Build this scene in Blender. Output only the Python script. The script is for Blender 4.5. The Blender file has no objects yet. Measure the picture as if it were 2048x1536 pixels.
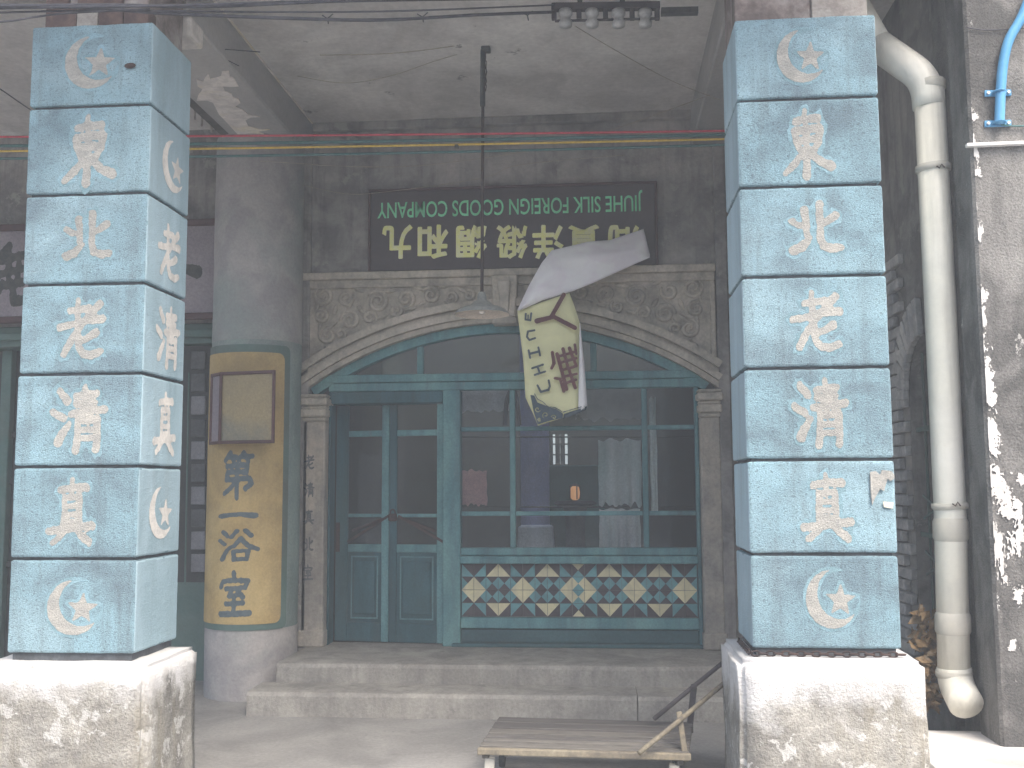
import bpy, bmesh, math, random
from math import sin, cos, pi, radians, sqrt, atan2
from mathutils import Vector, Matrix, noise
random.seed(7)
S = bpy.context.scene
COL = S.collection

# ---------------------------------------------------------------- camera
EYE = 1.56
VEIL_DENSITY = .0142
F, YAW, PITCH, ROLL = 2051.0, .0862, .0996, .0055
cam_d = bpy.data.cameras.new('camera'); cam = bpy.data.objects.new('camera', cam_d); COL.objects.link(cam)
fwd = Vector((-sin(YAW)*cos(PITCH), cos(YAW)*cos(PITCH), sin(PITCH)))
rt = Vector((cos(YAW), sin(YAW), 0)); up = rt.cross(fwd)
c, s = cos(ROLL), sin(ROLL)
rt2 = rt*c - up*s
up2 = up*c + rt*s
M3 = Matrix((rt2, up2, -fwd)).transposed()
cam.matrix_world = Matrix.Translation((0, 0, EYE)) @ M3.to_4x4()
cam_d.sensor_width = 36; cam_d.lens = 36*F/2048; cam_d.clip_end = 2000; cam_d.clip_start = .05
S.camera = cam

# ---------------------------------------------------------------- light
SUN_EL, SUN_AZ = radians(52), radians(150)      # azimuth measured from +Y towards +X
w = bpy.data.worlds.new('World'); S.world = w; w.use_nodes = True
nt = w.node_tree; nt.nodes.clear()
sky = nt.nodes.new('ShaderNodeTexSky'); sky.sky_type = 'NISHITA'; sky.sun_disc = False
sky.sun_elevation = SUN_EL; sky.sun_rotation = SUN_AZ; sky.dust_density = 4; sky.air_density = 1.2; sky.ozone_density = 1
bg = nt.nodes.new('ShaderNodeBackground'); bg.inputs[1].default_value = .15
wo = nt.nodes.new('ShaderNodeOutputWorld')
nt.links.new(sky.outputs[0], bg.inputs[0]); nt.links.new(bg.outputs[0], wo.inputs[0])
sl = bpy.data.lights.new('sun', 'SUN'); sl.energy = 1.5; sl.angle = radians(30); sl.color = (1, .95, .88)
so = bpy.data.objects.new('sun', sl); COL.objects.link(so)
sd = Vector((sin(SUN_AZ)*cos(SUN_EL), cos(SUN_AZ)*cos(SUN_EL), sin(SUN_EL)))
so.rotation_euler = sd.to_track_quat('Z', 'Y').to_euler(); so.location = (6, -10, 12)
S.view_settings.view_transform = 'Standard'; S.view_settings.look = 'None'
S.view_settings.exposure = 1.5; S.view_settings.gamma = 1; S.view_settings.use_curve_mapping = False
S.cycles.max_bounces = 8; S.cycles.diffuse_bounces = 5; S.cycles.transparent_max_bounces = 12
S.cycles.use_denoising = True

# ---------------------------------------------------------------- measuring helpers: a direction -> a point on a real plane
def ray(px, py):
    a, b = px-1024, py-768
    X = a*c-b*s; Y = a*s+b*c
    xr, u = X/F, -Y/F
    yr = cos(PITCH)-u*sin(PITCH); z = sin(PITCH)+u*cos(PITCH)
    return Vector((xr*cos(YAW)-yr*sin(YAW), xr*sin(YAW)+yr*cos(YAW), z))
def aY(px, py, Y): r = ray(px, py); r = r*(Y/r.y); r.z += EYE; return r
def aZ(px, py, Z): r = ray(px, py); r = r*((Z-EYE)/r.z); r.z += EYE; return r
def aX(px, py, X): r = ray(px, py); r = r*(X/r.x); r.z += EYE; return r
def zp(py, Y, px=1010): return aY(px, py, Y).z
def xp(px, Y, py=900): return aY(px, py, Y).x

# ---------------------------------------------------------------- mesh helpers
class G:
    def __init__(g): g.v = []; g.f = []; g.m = []
    def add(g, vs, fs, m=0):
        n = len(g.v); g.v += [tuple(v) for v in vs]
        for f in fs: g.f.append(tuple(n+i for i in f)); g.m.append(m)
        return g
    def box(g, x0, x1, y0, y1, z0, z1, m=0):
        x0, x1 = min(x0, x1), max(x0, x1); y0, y1 = min(y0, y1), max(y0, y1); z0, z1 = min(z0, z1), max(z0, z1)
        return g.add([(x0,y0,z0),(x1,y0,z0),(x1,y1,z0),(x0,y1,z0),(x0,y0,z1),(x1,y0,z1),(x1,y1,z1),(x0,y1,z1)],
              [(0,3,2,1),(4,5,6,7),(0,1,5,4),(1,2,6,5),(2,3,7,6),(3,0,4,7)], m)
    def bar(g, a, b, w, h, upv=(0,0,1), m=0):
        a, b = Vector(a), Vector(b); d = (b-a).normalized(); u = Vector(upv)
        if abs(d.dot(u)) > .98: u = Vector((0,1,0))
        r = d.cross(u).normalized(); u = r.cross(d).normalized()
        vs = [p + r*i*w/2 + u*j*h/2 for p in (a, b) for i, j in ((-1,-1),(1,-1),(1,1),(-1,1))]
        return g.add(vs, [(0,1,2,3),(7,6,5,4),(0,4,5,1),(1,5,6,2),(2,6,7,3),(3,7,4,0)], m)
    def tube(g, pts, r, n=8, cap=True, m=0):
        pts = [Vector(p) for p in pts]; k = len(pts)
        rr = r if isinstance(r, (list, tuple)) else [r]*k
        base = len(g.v); ref = None
        for i, p in enumerate(pts):
            d = (pts[min(i+1, k-1)]-pts[max(i-1, 0)]).normalized()
            if ref is None:
                ref = d.orthogonal().normalized()
            ref = (ref - d*ref.dot(d)).normalized(); b = d.cross(ref)
            for j in range(n):
                t = 2*pi*j/n; g.v.append(tuple(p + (ref*cos(t)+b*sin(t))*rr[i]))
        for i in range(k-1):
            for j in range(n):
                j2 = (j+1) % n
                g.f.append((base+i*n+j, base+i*n+j2, base+(i+1)*n+j2, base+(i+1)*n+j)); g.m.append(m)
        if cap:
            g.f.append(tuple(base+j for j in reversed(range(n)))); g.m.append(m)
            g.f.append(tuple(base+(k-1)*n+j for j in range(n))); g.m.append(m)
        return g
    def lathe(g, cx, cy, prof, n=32, m=0, a0=0, a1=2*pi):
        base = len(g.v); full = abs(a1-a0-2*pi) < 1e-6; cnt = n if full else n+1
        for r, z in prof:
            for j in range(cnt):
                t = a0+(a1-a0)*j/n; g.v.append((cx+r*cos(t), cy+r*sin(t), z))
        for i in range(len(prof)-1):
            for j in range(n):
                j2 = (j+1) % cnt
                g.f.append((base+i*cnt+j, base+i*cnt+j2, base+(i+1)*cnt+j2, base+(i+1)*cnt+j)); g.m.append(m)
        return g
    def band(g, cx, cz, r0, r1, y0, y1, t0, t1, n=40, m=0):
        vs = []; fs = []
        for i in range(n+1):
            t = t0+(t1-t0)*i/n
            for r, y in ((r0,y0),(r1,y0),(r1,y1),(r0,y1)): vs.append((cx+r*cos(t), y, cz+r*sin(t)))
        for i in range(n):
            a = i*4; b = a+4
            for k in range(4): fs.append((a+k, a+(k+1)%4, b+(k+1)%4, b+k))
        fs += [(3,2,1,0), (n*4, n*4+1, n*4+2, n*4+3)]
        return g.add(vs, fs, m)

def build(name, g, mats, parent=None, loc=None, bevel=0, smooth=False, seg=1):
    if not isinstance(mats, (list, tuple)): mats = [mats]
    me = bpy.data.meshes.new(name)
    if loc is None:
        if parent is not None: loc = Vector((0,0,0))
        else:
            xs = [v[0] for v in g.v]; ys = [v[1] for v in g.v]; zs = [v[2] for v in g.v]
            loc = Vector(((min(xs)+max(xs))/2, (min(ys)+max(ys))/2, min(zs)))
    off = loc
    P = parent; base = Vector((0,0,0))
    while P is not None: base += P.location; P = P.parent
    me.from_pydata([tuple(Vector(v)-base-off) for v in g.v], [], g.f)
    for m in mats: me.materials.append(m)
    me.polygons.foreach_set('material_index', g.m)
    if smooth: me.polygons.foreach_set('use_smooth', [True]*len(me.polygons))
    me.update()
    bm = bmesh.new(); bm.from_mesh(me); bmesh.ops.recalc_face_normals(bm, faces=bm.faces)
    if bevel:
        es = [e for e in bm.edges if len(e.link_faces) == 2 and e.calc_face_angle(0) > .5]
        bmesh.ops.bevel(bm, geom=es, offset=bevel, segments=seg, affect='EDGES', profile=.5)
    bm.to_mesh(me); bm.free()
    o = bpy.data.objects.new(name, me); COL.objects.link(o)
    o.location = off
    if parent is not None: o.parent = parent
    return o
def thing(name, label, cat, loc, group=None):
    o = bpy.data.objects.new(name, None); COL.objects.link(o); o.location = loc; o.empty_display_size = .1
    o['label'] = label; o['category'] = cat
    if group: o['group'] = group
    return o
def tag(o, label, cat, group=None):
    o['label'] = label; o['category'] = cat
    if group: o['group'] = group
    return o
def struct(name, g, m, **k):
    o = build(name, g, m, **k); o['kind'] = 'structure'; return o

# ---------------------------------------------------------------- materials
def weather(name, c1, c2, c3=None, scale=3, det=8, lo=.4, hi=.6, fine=60, fine_amt=.25, bump=.3, bdist=.01, rough=.85,
            streak=0, streak_col=(.05,.05,.05), spots=0, spot_col=(.8,.8,.8), spot_scale=6, spot_th=.62, stretch=(1,1,1), metal=0, spec=.3, grain=(1,1,1)):
    m = bpy.data.materials.new(name); m.use_nodes = True; t = m.node_tree; n = t.nodes; L = t.links
    b = n['Principled BSDF']; b.inputs['Roughness'].default_value = rough; b.inputs['Metallic'].default_value = metal
    b.inputs['Specular IOR Level'].default_value = spec
    geo = n.new('ShaderNodeNewGeometry')
    oi = n.new('ShaderNodeObjectInfo')
    mp = n.new('ShaderNodeMapping'); mp.inputs['Scale'].default_value = stretch; L.new(geo.outputs['Position'], mp.inputs[0])
    def nz(sc, dt, rg=.6, vec=None, dist=0):
        x = n.new('ShaderNodeTexNoise'); x.inputs['Scale'].default_value = sc; x.inputs['Detail'].default_value = dt
        x.inputs['Roughness'].default_value = rg; x.inputs['Distortion'].default_value = dist
        L.new((vec or mp.outputs[0]), x.inputs['Vector']); return x.outputs['Fac']
    def ramp(fac, a, bb):
        r = n.new('ShaderNodeMapRange'); r.inputs[1].default_value = a; r.inputs[2].default_value = bb
        L.new(fac, r.inputs[0]); return r.outputs[0]
    def mix(f, a, bb, typ='MIX'):
        x = n.new('ShaderNodeMix'); x.data_type = 'RGBA'; x.blend_type = typ; x.clamp_factor = True
        if isinstance(f, (int, float)): x.inputs[0].default_value = f
        else: L.new(f, x.inputs[0])
        for i, v in ((6, a), (7, bb)):
            if isinstance(v, tuple): x.inputs[i].default_value = (*v, 1)
            else: L.new(v, x.inputs[i])
        return x.outputs[2]
    col = mix(ramp(nz(scale, det, dist=.6), lo, hi), c1, c2)
    if c3: col = mix(ramp(nz(scale*.37, 6, dist=.3), .5, .68), col, c3)
    if streak:
        mp2 = n.new('ShaderNodeMapping'); mp2.inputs['Scale'].default_value = (1, 1, .09); L.new(geo.outputs['Position'], mp2.inputs[0])
        sf = ramp(nz(9, 6, .65, mp2.outputs[0]), .5, .72)
        ml = n.new('ShaderNodeMath'); ml.operation = 'MULTIPLY'; ml.inputs[1].default_value = streak; L.new(sf, ml.inputs[0])
        col = mix(ml.outputs[0], col, streak_col)
    mp3 = n.new('ShaderNodeMapping'); mp3.inputs['Scale'].default_value = grain; L.new(geo.outputs['Position'], mp3.inputs[0])
    fn = nz(fine, 4, .7, mp3.outputs[0])
    rr = ramp(fn, .25, .75)
    mm = n.new('ShaderNodeMath'); mm.operation = 'MULTIPLY_ADD'; L.new(rr, mm.inputs[0]); mm.inputs[1].default_value = fine_amt*2; mm.inputs[2].default_value = 1-fine_amt
    cmb = n.new('ShaderNodeCombineColor'); [L.new(mm.outputs[0], cmb.inputs[i]) for i in range(3)]
    col = mix(1.0, col, cmb.outputs[0], 'MULTIPLY')
    if spots:
        sp = ramp(nz(spot_scale, 9, .7), spot_th, spot_th+.02)
        ml = n.new('ShaderNodeMath'); ml.operation = 'MULTIPLY'; ml.inputs[1].default_value = spots; L.new(sp, ml.inputs[0])
        col = mix(ml.outputs[0], col, spot_col)
    rv = n.new('ShaderNodeMapRange'); rv.inputs[3].default_value = .91; rv.inputs[4].default_value = 1.09; L.new(oi.outputs['Random'], rv.inputs[0])
    cm2 = n.new('ShaderNodeCombineColor'); [L.new(rv.outputs[0], cm2.inputs[i]) for i in range(3)]
    col = mix(1.0, col, cm2.outputs[0], 'MULTIPLY')
    L.new(col, b.inputs['Base Color'])
    if bump:
        bp = n.new('ShaderNodeBump'); bp.inputs['Strength'].default_value = bump; bp.inputs['Distance'].default_value = bdist
        L.new(fn, bp.inputs['Height']); L.new(bp.outputs[0], b.inputs['Normal'])
    return m

def rising_grime(m, z0, z1, clean):
    # limewash worn off from the ground up: a ragged edge at about z0..z1, clean paint above
    t = m.node_tree; n = t.nodes; L = t.links; b = n['Principled BSDF']
    src = b.inputs['Base Color'].links[0].from_socket
    geo = n.new('ShaderNodeNewGeometry'); sp = n.new('ShaderNodeSeparateXYZ'); L.new(geo.outputs['Position'], sp.inputs[0])
    nz = n.new('ShaderNodeTexNoise'); nz.inputs['Scale'].default_value = 3.5; nz.inputs['Detail'].default_value = 9; nz.inputs['Roughness'].default_value = .65; L.new(geo.outputs['Position'], nz.inputs['Vector'])
    a = n.new('ShaderNodeMath'); a.operation = 'MULTIPLY_ADD'; L.new(nz.outputs[0], a.inputs[0]); a.inputs[1].default_value = .75; L.new(sp.outputs[2], a.inputs[2])
    r = n.new('ShaderNodeMapRange'); r.inputs[1].default_value = z0+.375; r.inputs[2].default_value = z1+.375; L.new(a.outputs[0], r.inputs[0])
    mx = n.new('ShaderNodeMix'); mx.data_type = 'RGBA'; L.new(r.outputs[0], mx.inputs[0]); L.new(src, mx.inputs[6]); mx.inputs[7].default_value = (*clean, 1)
    L.new(mx.outputs[2], b.inputs['Base Color'])
def glassmat(name, tint=(.85,.88,.88), refl=.0):
    m = bpy.data.materials.new(name); m.use_nodes = True; t = m.node_tree; n = t.nodes; L = t.links; n.clear()
    o = n.new('ShaderNodeOutputMaterial'); mx = n.new('ShaderNodeMixShader'); tr = n.new('ShaderNodeBsdfTransparent'); gl = n.new('ShaderNodeBsdfGlossy')
    tr.inputs[0].default_value = (*tint, 1); gl.inputs['Roughness'].default_value = .06; gl.inputs[0].default_value = (.9,.92,.95,1)
    fr = n.new('ShaderNodeFresnel'); fr.inputs[0].default_value = 1.5
    a = n.new('ShaderNodeMath'); a.operation = 'ADD'; a.inputs[1].default_value = refl; L.new(fr.outputs[0], a.inputs[0])
    ge = n.new('ShaderNodeNewGeometry'); nz = n.new('ShaderNodeTexNoise'); nz.inputs['Scale'].default_value = 5; L.new(ge.outputs['Position'], nz.inputs['Vector'])
    bp = n.new('ShaderNodeBump'); bp.inputs['Strength'].default_value = .15; bp.inputs['Distance'].default_value = .02; L.new(nz.outputs[0], bp.inputs['Height']); L.new(bp.outputs[0], gl.inputs['Normal'])
    L.new(a.outputs[0], mx.inputs[0]); L.new(tr.outputs[0], mx.inputs[1]); L.new(gl.outputs[0], mx.inputs[2]); L.new(mx.outputs[0], o.inputs[0])
    return m
def emis(name, col, st):
    m = bpy.data.materials.new(name); m.use_nodes = True; b = m.node_tree.nodes['Principled BSDF']
    b.inputs['Base Color'].default_value = (*col, 1); b.inputs['Emission Color'].default_value = (*col, 1); b.inputs['Emission Strength'].default_value = st
    return m

M = {}
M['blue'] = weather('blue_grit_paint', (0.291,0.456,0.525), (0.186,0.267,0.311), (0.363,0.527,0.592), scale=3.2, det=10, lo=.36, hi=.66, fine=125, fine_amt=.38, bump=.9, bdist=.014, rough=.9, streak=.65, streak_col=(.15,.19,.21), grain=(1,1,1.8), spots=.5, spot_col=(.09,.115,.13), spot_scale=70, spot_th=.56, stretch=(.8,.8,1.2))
M['blue_fresh'] = weather('blue_repaint', (0.294,0.463,0.532), (0.228,0.361,0.411), scale=9, fine=130, fine_amt=.3, bump=.85, bdist=.016, rough=.9, grain=(1,1,1.8), spots=.4, spot_col=(.18,.25,.28), spot_scale=75, spot_th=.572, stretch=(.8,.8,1.7))
M['blue_lit_side'] = weather('blue_lit_side_paint', (0.403,0.544,0.608), (0.302,0.428,0.484), (0.462,0.606,0.676), scale=2.5, stretch=(1,1,.3), fine=130, fine_amt=.14, bump=.55, bdist=.012, streak=.35, streak_col=(.22,.27,.29), spots=.25, spot_col=(.16,.20,.21), spot_scale=75, spot_th=.62)  # smoother side faces, made paler in colour for the light falling on them
M['joint'] = weather('joint_grime', (.06,.065,.07), (.10,.11,.12), scale=8)
M['cream'] = weather('cream_glyph_paint', (0.498,0.484,0.440), (0.392,0.387,0.362), scale=14, fine=130, fine_amt=.28, bump=.85, bdist=.016, rough=.9, grain=(1,1,1.8), spots=.45, spot_col=(.30,.30,.31), spot_scale=75, spot_th=.572, stretch=(.8,.8,1.7))
M['white_glyph'] = weather('white_glyph_paint', (0.768,0.730,0.672), (0.595,0.576,0.538), scale=10, fine=60, fine_amt=.12, bump=.4)
M['base'] = weather('pillar_base_limewash', (.46,.44,.395), (.27,.255,.225), (.19,.182,.165), scale=6, det=14, lo=.38, hi=.64, fine=70, fine_amt=.28, bump=.85, bdist=.02, streak=.55, streak_col=(.30,.265,.19), spots=.8, spot_col=(.62,.61,.58), spot_scale=9, spot_th=.565)
rising_grime(M['base'], .52, .68, (.70,.69,.68))
M['neck'] = weather('neck_plaster', (.26,.22,.20), (.14,.11,.10), (.38,.35,.33), scale=6, fine=40)
M['neck_brick'] = weather('neck_brick', (0.140,0.091,0.077), (0.084,0.056,0.052), scale=9, fine=50)
M['neck_pale'] = weather('neck_pale', (0.336,0.308,0.280), (0.238,0.210,0.189), scale=9, fine=50)
M['wall'] = weather('aged_wall_plaster', (0.288,0.274,0.259), (0.173,0.166,0.158), (0.389,0.360,0.331), scale=3.4, lo=.42, hi=.58, det=10, fine=30, fine_amt=.15, bump=.5, streak=.5, streak_col=(.07,.065,.065), spots=.55, spot_col=(.36,.35,.31), spot_scale=4, spot_th=.585)
M['stone'] = weather('carved_stone', (0.461,0.418,0.346), (0.317,0.288,0.245), (0.533,0.475,0.403), scale=7, lo=.4, hi=.62, fine=40, fine_amt=.22, bump=.4, streak=.3, streak_col=(.14,.13,.11))
M['stone_lt'] = weather('carved_stone_pale', (.46,.42,.36), (.35,.32,.275), scale=5, fine=40, fine_amt=.12, bump=.4)
M['stone_dk'] = weather('stone_pilaster', (0.360,0.331,0.288), (0.245,0.230,0.209), (0.432,0.374,0.302), scale=4, fine=40, fine_amt=.22, bump=.4, streak=.4, streak_col=(.10,.095,.09))
M['ceil'] = weather('ceiling_plaster', (0.556,0.531,0.508), (0.442,0.426,0.407), (0.687,0.669,0.638), scale=2.6, lo=.38, hi=.62, det=10, fine=22, fine_amt=.14, bump=.25, spots=.7, spot_col=(.12,.11,.11), spot_scale=1.7, spot_th=.64)
M['beam'] = weather('beam_plaster', (0.372,0.360,0.348), (0.276,0.270,0.264), (0.432,0.420,0.402), scale=2.4, stretch=(1,.3,1), fine=30, fine_amt=.12, bump=.3)
M['peel'] = weather('peeled_limewash', (0.738,0.690,0.643), (0.571,0.535,0.500), (0.655,0.595,0.452), scale=9, fine=40, fine_amt=.12)
M['gap_shade'] = weather('gap_shade_colour', (.05,.045,.04), (.09,.08,.075), scale=9)  # near-black colour put in for the shade inside gaps
M['floor'] = weather('passage_floor', (.28,.272,.26), (.19,.185,.178), (.33,.32,.31), scale=1.9, det=12, lo=.36, hi=.64, fine=40, fine_amt=.18, bump=.4, spots=.45, spot_col=(.14,.135,.13), spot_scale=3.4, spot_th=.62)
M['step'] = weather('worn_step', (.34,.325,.295), (.21,.20,.185), (.25,.24,.22), scale=4, det=12, lo=.38, hi=.66, fine=50, fine_amt=.22, bump=.6, bdist=.01, streak=.55, streak_col=(.15,.14,.13), spots=.5, spot_col=(.14,.135,.125), spot_scale=5, spot_th=.62)
M['road'] = weather('road_concrete', (0.390,0.383,0.375), (0.300,0.292,0.285), scale=.8, fine=20)
M['wood'] = weather('blue_painted_wood', (0.112,0.248,0.266), (0.071,0.179,0.198), (0.142,0.291,0.282), scale=5, stretch=(1,1,.35), fine=70, fine_amt=.24, bump=.3, bdist=.004, rough=.7, spots=.35, spot_col=(.20,.22,.21), spot_scale=14, spot_th=.64, streak=.6, streak_col=(.07,.10,.115))
M['wood_door'] = weather('door_blue_wood', (0.037,0.111,0.136), (0.022,0.073,0.090), (0.045,0.096,0.099), scale=4, stretch=(1,1,.3), fine=70, fine_amt=.2, bump=.3, bdist=.004, rough=.7, streak=.5, streak_col=(.035,.05,.055))
M['wood_low'] = weather('dado_green_paint', (0.048,0.120,0.136), (0.037,0.088,0.102), (0.068,0.080,0.076), scale=3, stretch=(.4,1,1), fine=40, fine_amt=.2, rough=.8, spots=.4, spot_col=(.13,.15,.14), spot_scale=4, spot_th=.6)
M['rust'] = weather('rusty_iron', (0.060,0.036,0.030), (0.036,0.027,0.027), scale=20)
M['iron'] = weather('dark_iron', (.045,.05,.05), (.08,.08,.075), scale=20)
M['t_cream'] = weather('tile_cream', (0.632,0.581,0.367), (0.530,0.490,0.326), scale=9, fine=30, fine_amt=.08, bump=.1, rough=.5)
M['t_teal'] = weather('tile_teal', (0.133,0.306,0.326), (0.102,0.245,0.270), scale=9, fine=30, fine_amt=.1, bump=.1, rough=.5)
M['t_dark'] = weather('tile_dark', (0.044,0.036,0.044), (0.064,0.052,0.056), scale=9, fine=30, fine_amt=.1, bump=.1, rough=.5)
M['sign'] = weather('sign_board', (0.062,0.050,0.053), (0.082,0.067,0.069), scale=3, fine=30, fine_amt=.1, bump=.15, rough=.6)
M['s_green'] = weather('sign_green', (0.206,0.667,0.350), (0.254,0.761,0.460), scale=20, fine=80, fine_amt=.1, bump=0, rough=.6)
M['s_yellow'] = weather('sign_yellow', (0.850,0.850,0.317), (0.850,0.850,0.508), scale=20, fine=80, fine_amt=.08, bump=0, rough=.6)
M['col'] = weather('column_green_wash', (.21,.275,.255), (.15,.20,.19), (.25,.27,.255), scale=3.5, stretch=(1,1,.5), fine=55, fine_amt=.2, bump=.45, streak=.3, streak_col=(.12,.14,.135))
M['col_low'] = weather('column_bare', (0.389,0.367,0.353), (0.288,0.274,0.274), (0.245,0.288,0.274), scale=3, fine=45, fine_amt=.15, bump=.35)
M['green'] = weather('faded_green_paint', (0.076,0.134,0.121), (0.099,0.153,0.139), (0.090,0.104,0.095), scale=4, fine=40, fine_amt=.12)
M['yellow'] = weather('ochre_panel', (.40,.285,.12), (.31,.225,.10), (.45,.34,.155), scale=3.5, fine=60, fine_amt=.16, bump=.3, streak=.35, streak_col=(.22,.165,.09))
M['ink'] = weather('slate_ink', (.08,.11,.125), (.11,.14,.15), scale=20, fine=50, fine_amt=.15)
M['ink_faint'] = weather('faded_ink', (.10,.115,.125), (.15,.15,.145), scale=20)
M['redframe'] = weather('dark_red_frame', (0.060,0.026,0.026), (0.082,0.035,0.035), scale=8, rough=.5)
M['plaque'] = weather('plaque_board', (0.216,0.189,0.211), (0.252,0.225,0.243), scale=3, bump=.1)
M['box_glass'] = weather('dusty_plastic', (.31,.245,.13), (.25,.205,.115), (.13,.15,.14), scale=3, bump=.05, rough=.4)
M['pvc'] = weather('pvc_pipe', (0.735,0.713,0.624), (0.668,0.651,0.579), (0.779,0.757,0.690), scale=3, fine=30, fine_amt=.04, bump=.03, rough=.4, streak=.5, streak_col=(.34,.32,.27))
M['pvc2'] = weather('pvc_sleeve', (0.502,0.477,0.418), (0.451,0.435,0.385), scale=5, fine=30, fine_amt=.05, bump=.03, rough=.45)
M['bluepipe'] = weather('blue_pipe_paint', (0.080,0.264,0.464), (0.104,0.304,0.512), scale=5, fine=30, fine_amt=.06, bump=.05, rough=.4)
M['steel'] = weather('steel', (.5,.5,.5), (.4,.4,.4), scale=20, rough=.4, metal=.6)
M['pink'] = weather('pinkish_batten', (.72,.62,.58), (.6,.5,.47), scale=12)
M['rwall'] = weather('neighbour_render', (.22,.212,.20), (.105,.102,.098), (.29,.28,.265), scale=4.5, det=14, lo=.42, hi=.58, fine=90, fine_amt=.38, bump=.95, bdist=.014, streak=.5, streak_col=(.08,.078,.075), spots=.8, spot_col=(.55,.53,.50), spot_scale=9, spot_th=.645, stretch=(1,1,.6))
M['brick'] = weather('grey_brick', (0.473,0.460,0.450), (0.315,0.315,0.325), (0.585,0.562,0.527), scale=6, fine=45, fine_amt=.2, bump=.6)
M['mortar'] = weather('mortar', (0.135,0.135,0.135), (0.180,0.180,0.180), scale=9)
M['ledge'] = weather('white_ledge', (0.722,0.704,0.678), (0.598,0.572,0.546), (0.440,0.422,0.396), scale=3, fine=36, fine_amt=.08, bump=.3)
M['banner_w'] = weather('banner_back', (0.850,0.845,0.850), (0.797,0.758,0.797), scale=5, fine=30, fine_amt=.03, bump=.05, rough=.45)
M['banner_y'] = weather('banner_front', (0.720,0.708,0.408), (0.660,0.648,0.372), scale=5, fine=30, fine_amt=.03, bump=.05, rough=.5)
M['b_red'] = weather('banner_maroon', (.12,.045,.05), (.15,.06,.06), scale=9, bump=0)
M['b_blue'] = weather('banner_slate', (.055,.08,.105), (.07,.10,.12), scale=9, bump=0)
M['plank'] = weather('worn_plank', (0.119,0.112,0.103), (0.081,0.076,0.072), (0.150,0.140,0.125), scale=6, stretch=(.15,1,1), fine=90, fine_amt=.28, bump=.5, bdist=.004, grain=(.12,1,1), streak=.2, streak_col=(.07,.065,.06))
M['plank_dk'] = weather('worn_plank_grey', (0.098,0.091,0.087), (0.068,0.064,0.062), (0.128,0.120,0.113), scale=6, stretch=(.15,1,1), fine=90, fine_amt=.28, bump=.5, bdist=.004, grain=(.12,1,1))
M['bamboo'] = weather('handle_pole', (0.203,0.176,0.128), (0.128,0.112,0.090), (0.247,0.217,0.158), scale=14, fine=60, fine_amt=.25)
M['shade'] = weather('enamel_outside', (.24,.25,.23), (.19,.20,.185), scale=12, rough=.5)
M['shade_in'] = weather('enamel_inside', (0.828,0.713,0.598), (0.759,0.655,0.552), scale=12, rough=.5)
M['bulb'] = weather('bulb', (.8,.74,.68), (.75,.7,.64), scale=12, rough=.2, bump=0)
M['cable'] = weather('black_cable', (.045,.045,.055), (.07,.07,.085), scale=20, bump=0, rough=.6)
M['red_cord'] = weather('red_cord', (0.504,0.072,0.096), (0.432,0.060,0.084), scale=20, bump=0)
M['yellow_cord'] = weather('yellow_cord', (0.660,0.456,0.072), (0.576,0.396,0.072), scale=20, bump=0)
M['green_cord'] = weather('green_cord', (.08,.20,.19), (.09,.17,.18), scale=20, bump=0)
M['thread'] = weather('old_thread', (.34,.30,.22), (.27,.24,.19), scale=20, bump=0)
M['porcelain'] = weather('porcelain', (0.496,0.496,0.480), (0.400,0.400,0.392), scale=20, bump=.05, rough=.3)
M['oldwood'] = weather('old_wood', (0.088,0.076,0.080), (0.056,0.050,0.052), scale=9, stretch=(.3,1,1), fine=50)
M['leaf'] = weather('dry_leaf', (.30,.20,.10), (.20,.13,.07), (.42,.34,.24), scale=30, bump=0)
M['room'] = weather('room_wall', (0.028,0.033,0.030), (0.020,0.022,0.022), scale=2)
M['room_green'] = weather('room_green_panel', (0.068,0.180,0.150), (0.053,0.135,0.120), scale=3)
M['purple'] = weather('violet_standin', (0.590,0.568,0.850), (0.480,0.496,0.808), scale=3, rough=.4)
M['pinkcloth'] = weather('pink_cloth', (0.828,0.463,0.439), (0.707,0.390,0.377), scale=6)
M['palecloth'] = weather('pale_cloth', (0.850,0.805,0.828), (0.707,0.683,0.683), scale=4, stretch=(1,1,.3))
M['curtain'] = weather('grey_curtain', (0.731,0.755,0.731), (0.537,0.634,0.610), (0.805,0.707,0.707), scale=5, stretch=(1,1,.2))
M['glass'] = glassmat('window_glass')
M['orange_reflection'] = emis('reflection_glow', (.7,.33,.14), .25)  # glow imitating an orange reflection, no lamp stands there
M['litter'] = weather('litter_paper', (.8,.75,.75), (.7,.3,.3), scale=60, bump=0)
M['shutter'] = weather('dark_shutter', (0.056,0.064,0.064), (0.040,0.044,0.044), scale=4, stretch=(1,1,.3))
M['vent'] = weather('vent_tile_pale', (.24,.24,.26), (.20,.20,.21), scale=9)
M['vent_dk'] = weather('vent_tile_dark', (0.104,0.108,0.112), (0.080,0.084,0.088), scale=9)

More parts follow.
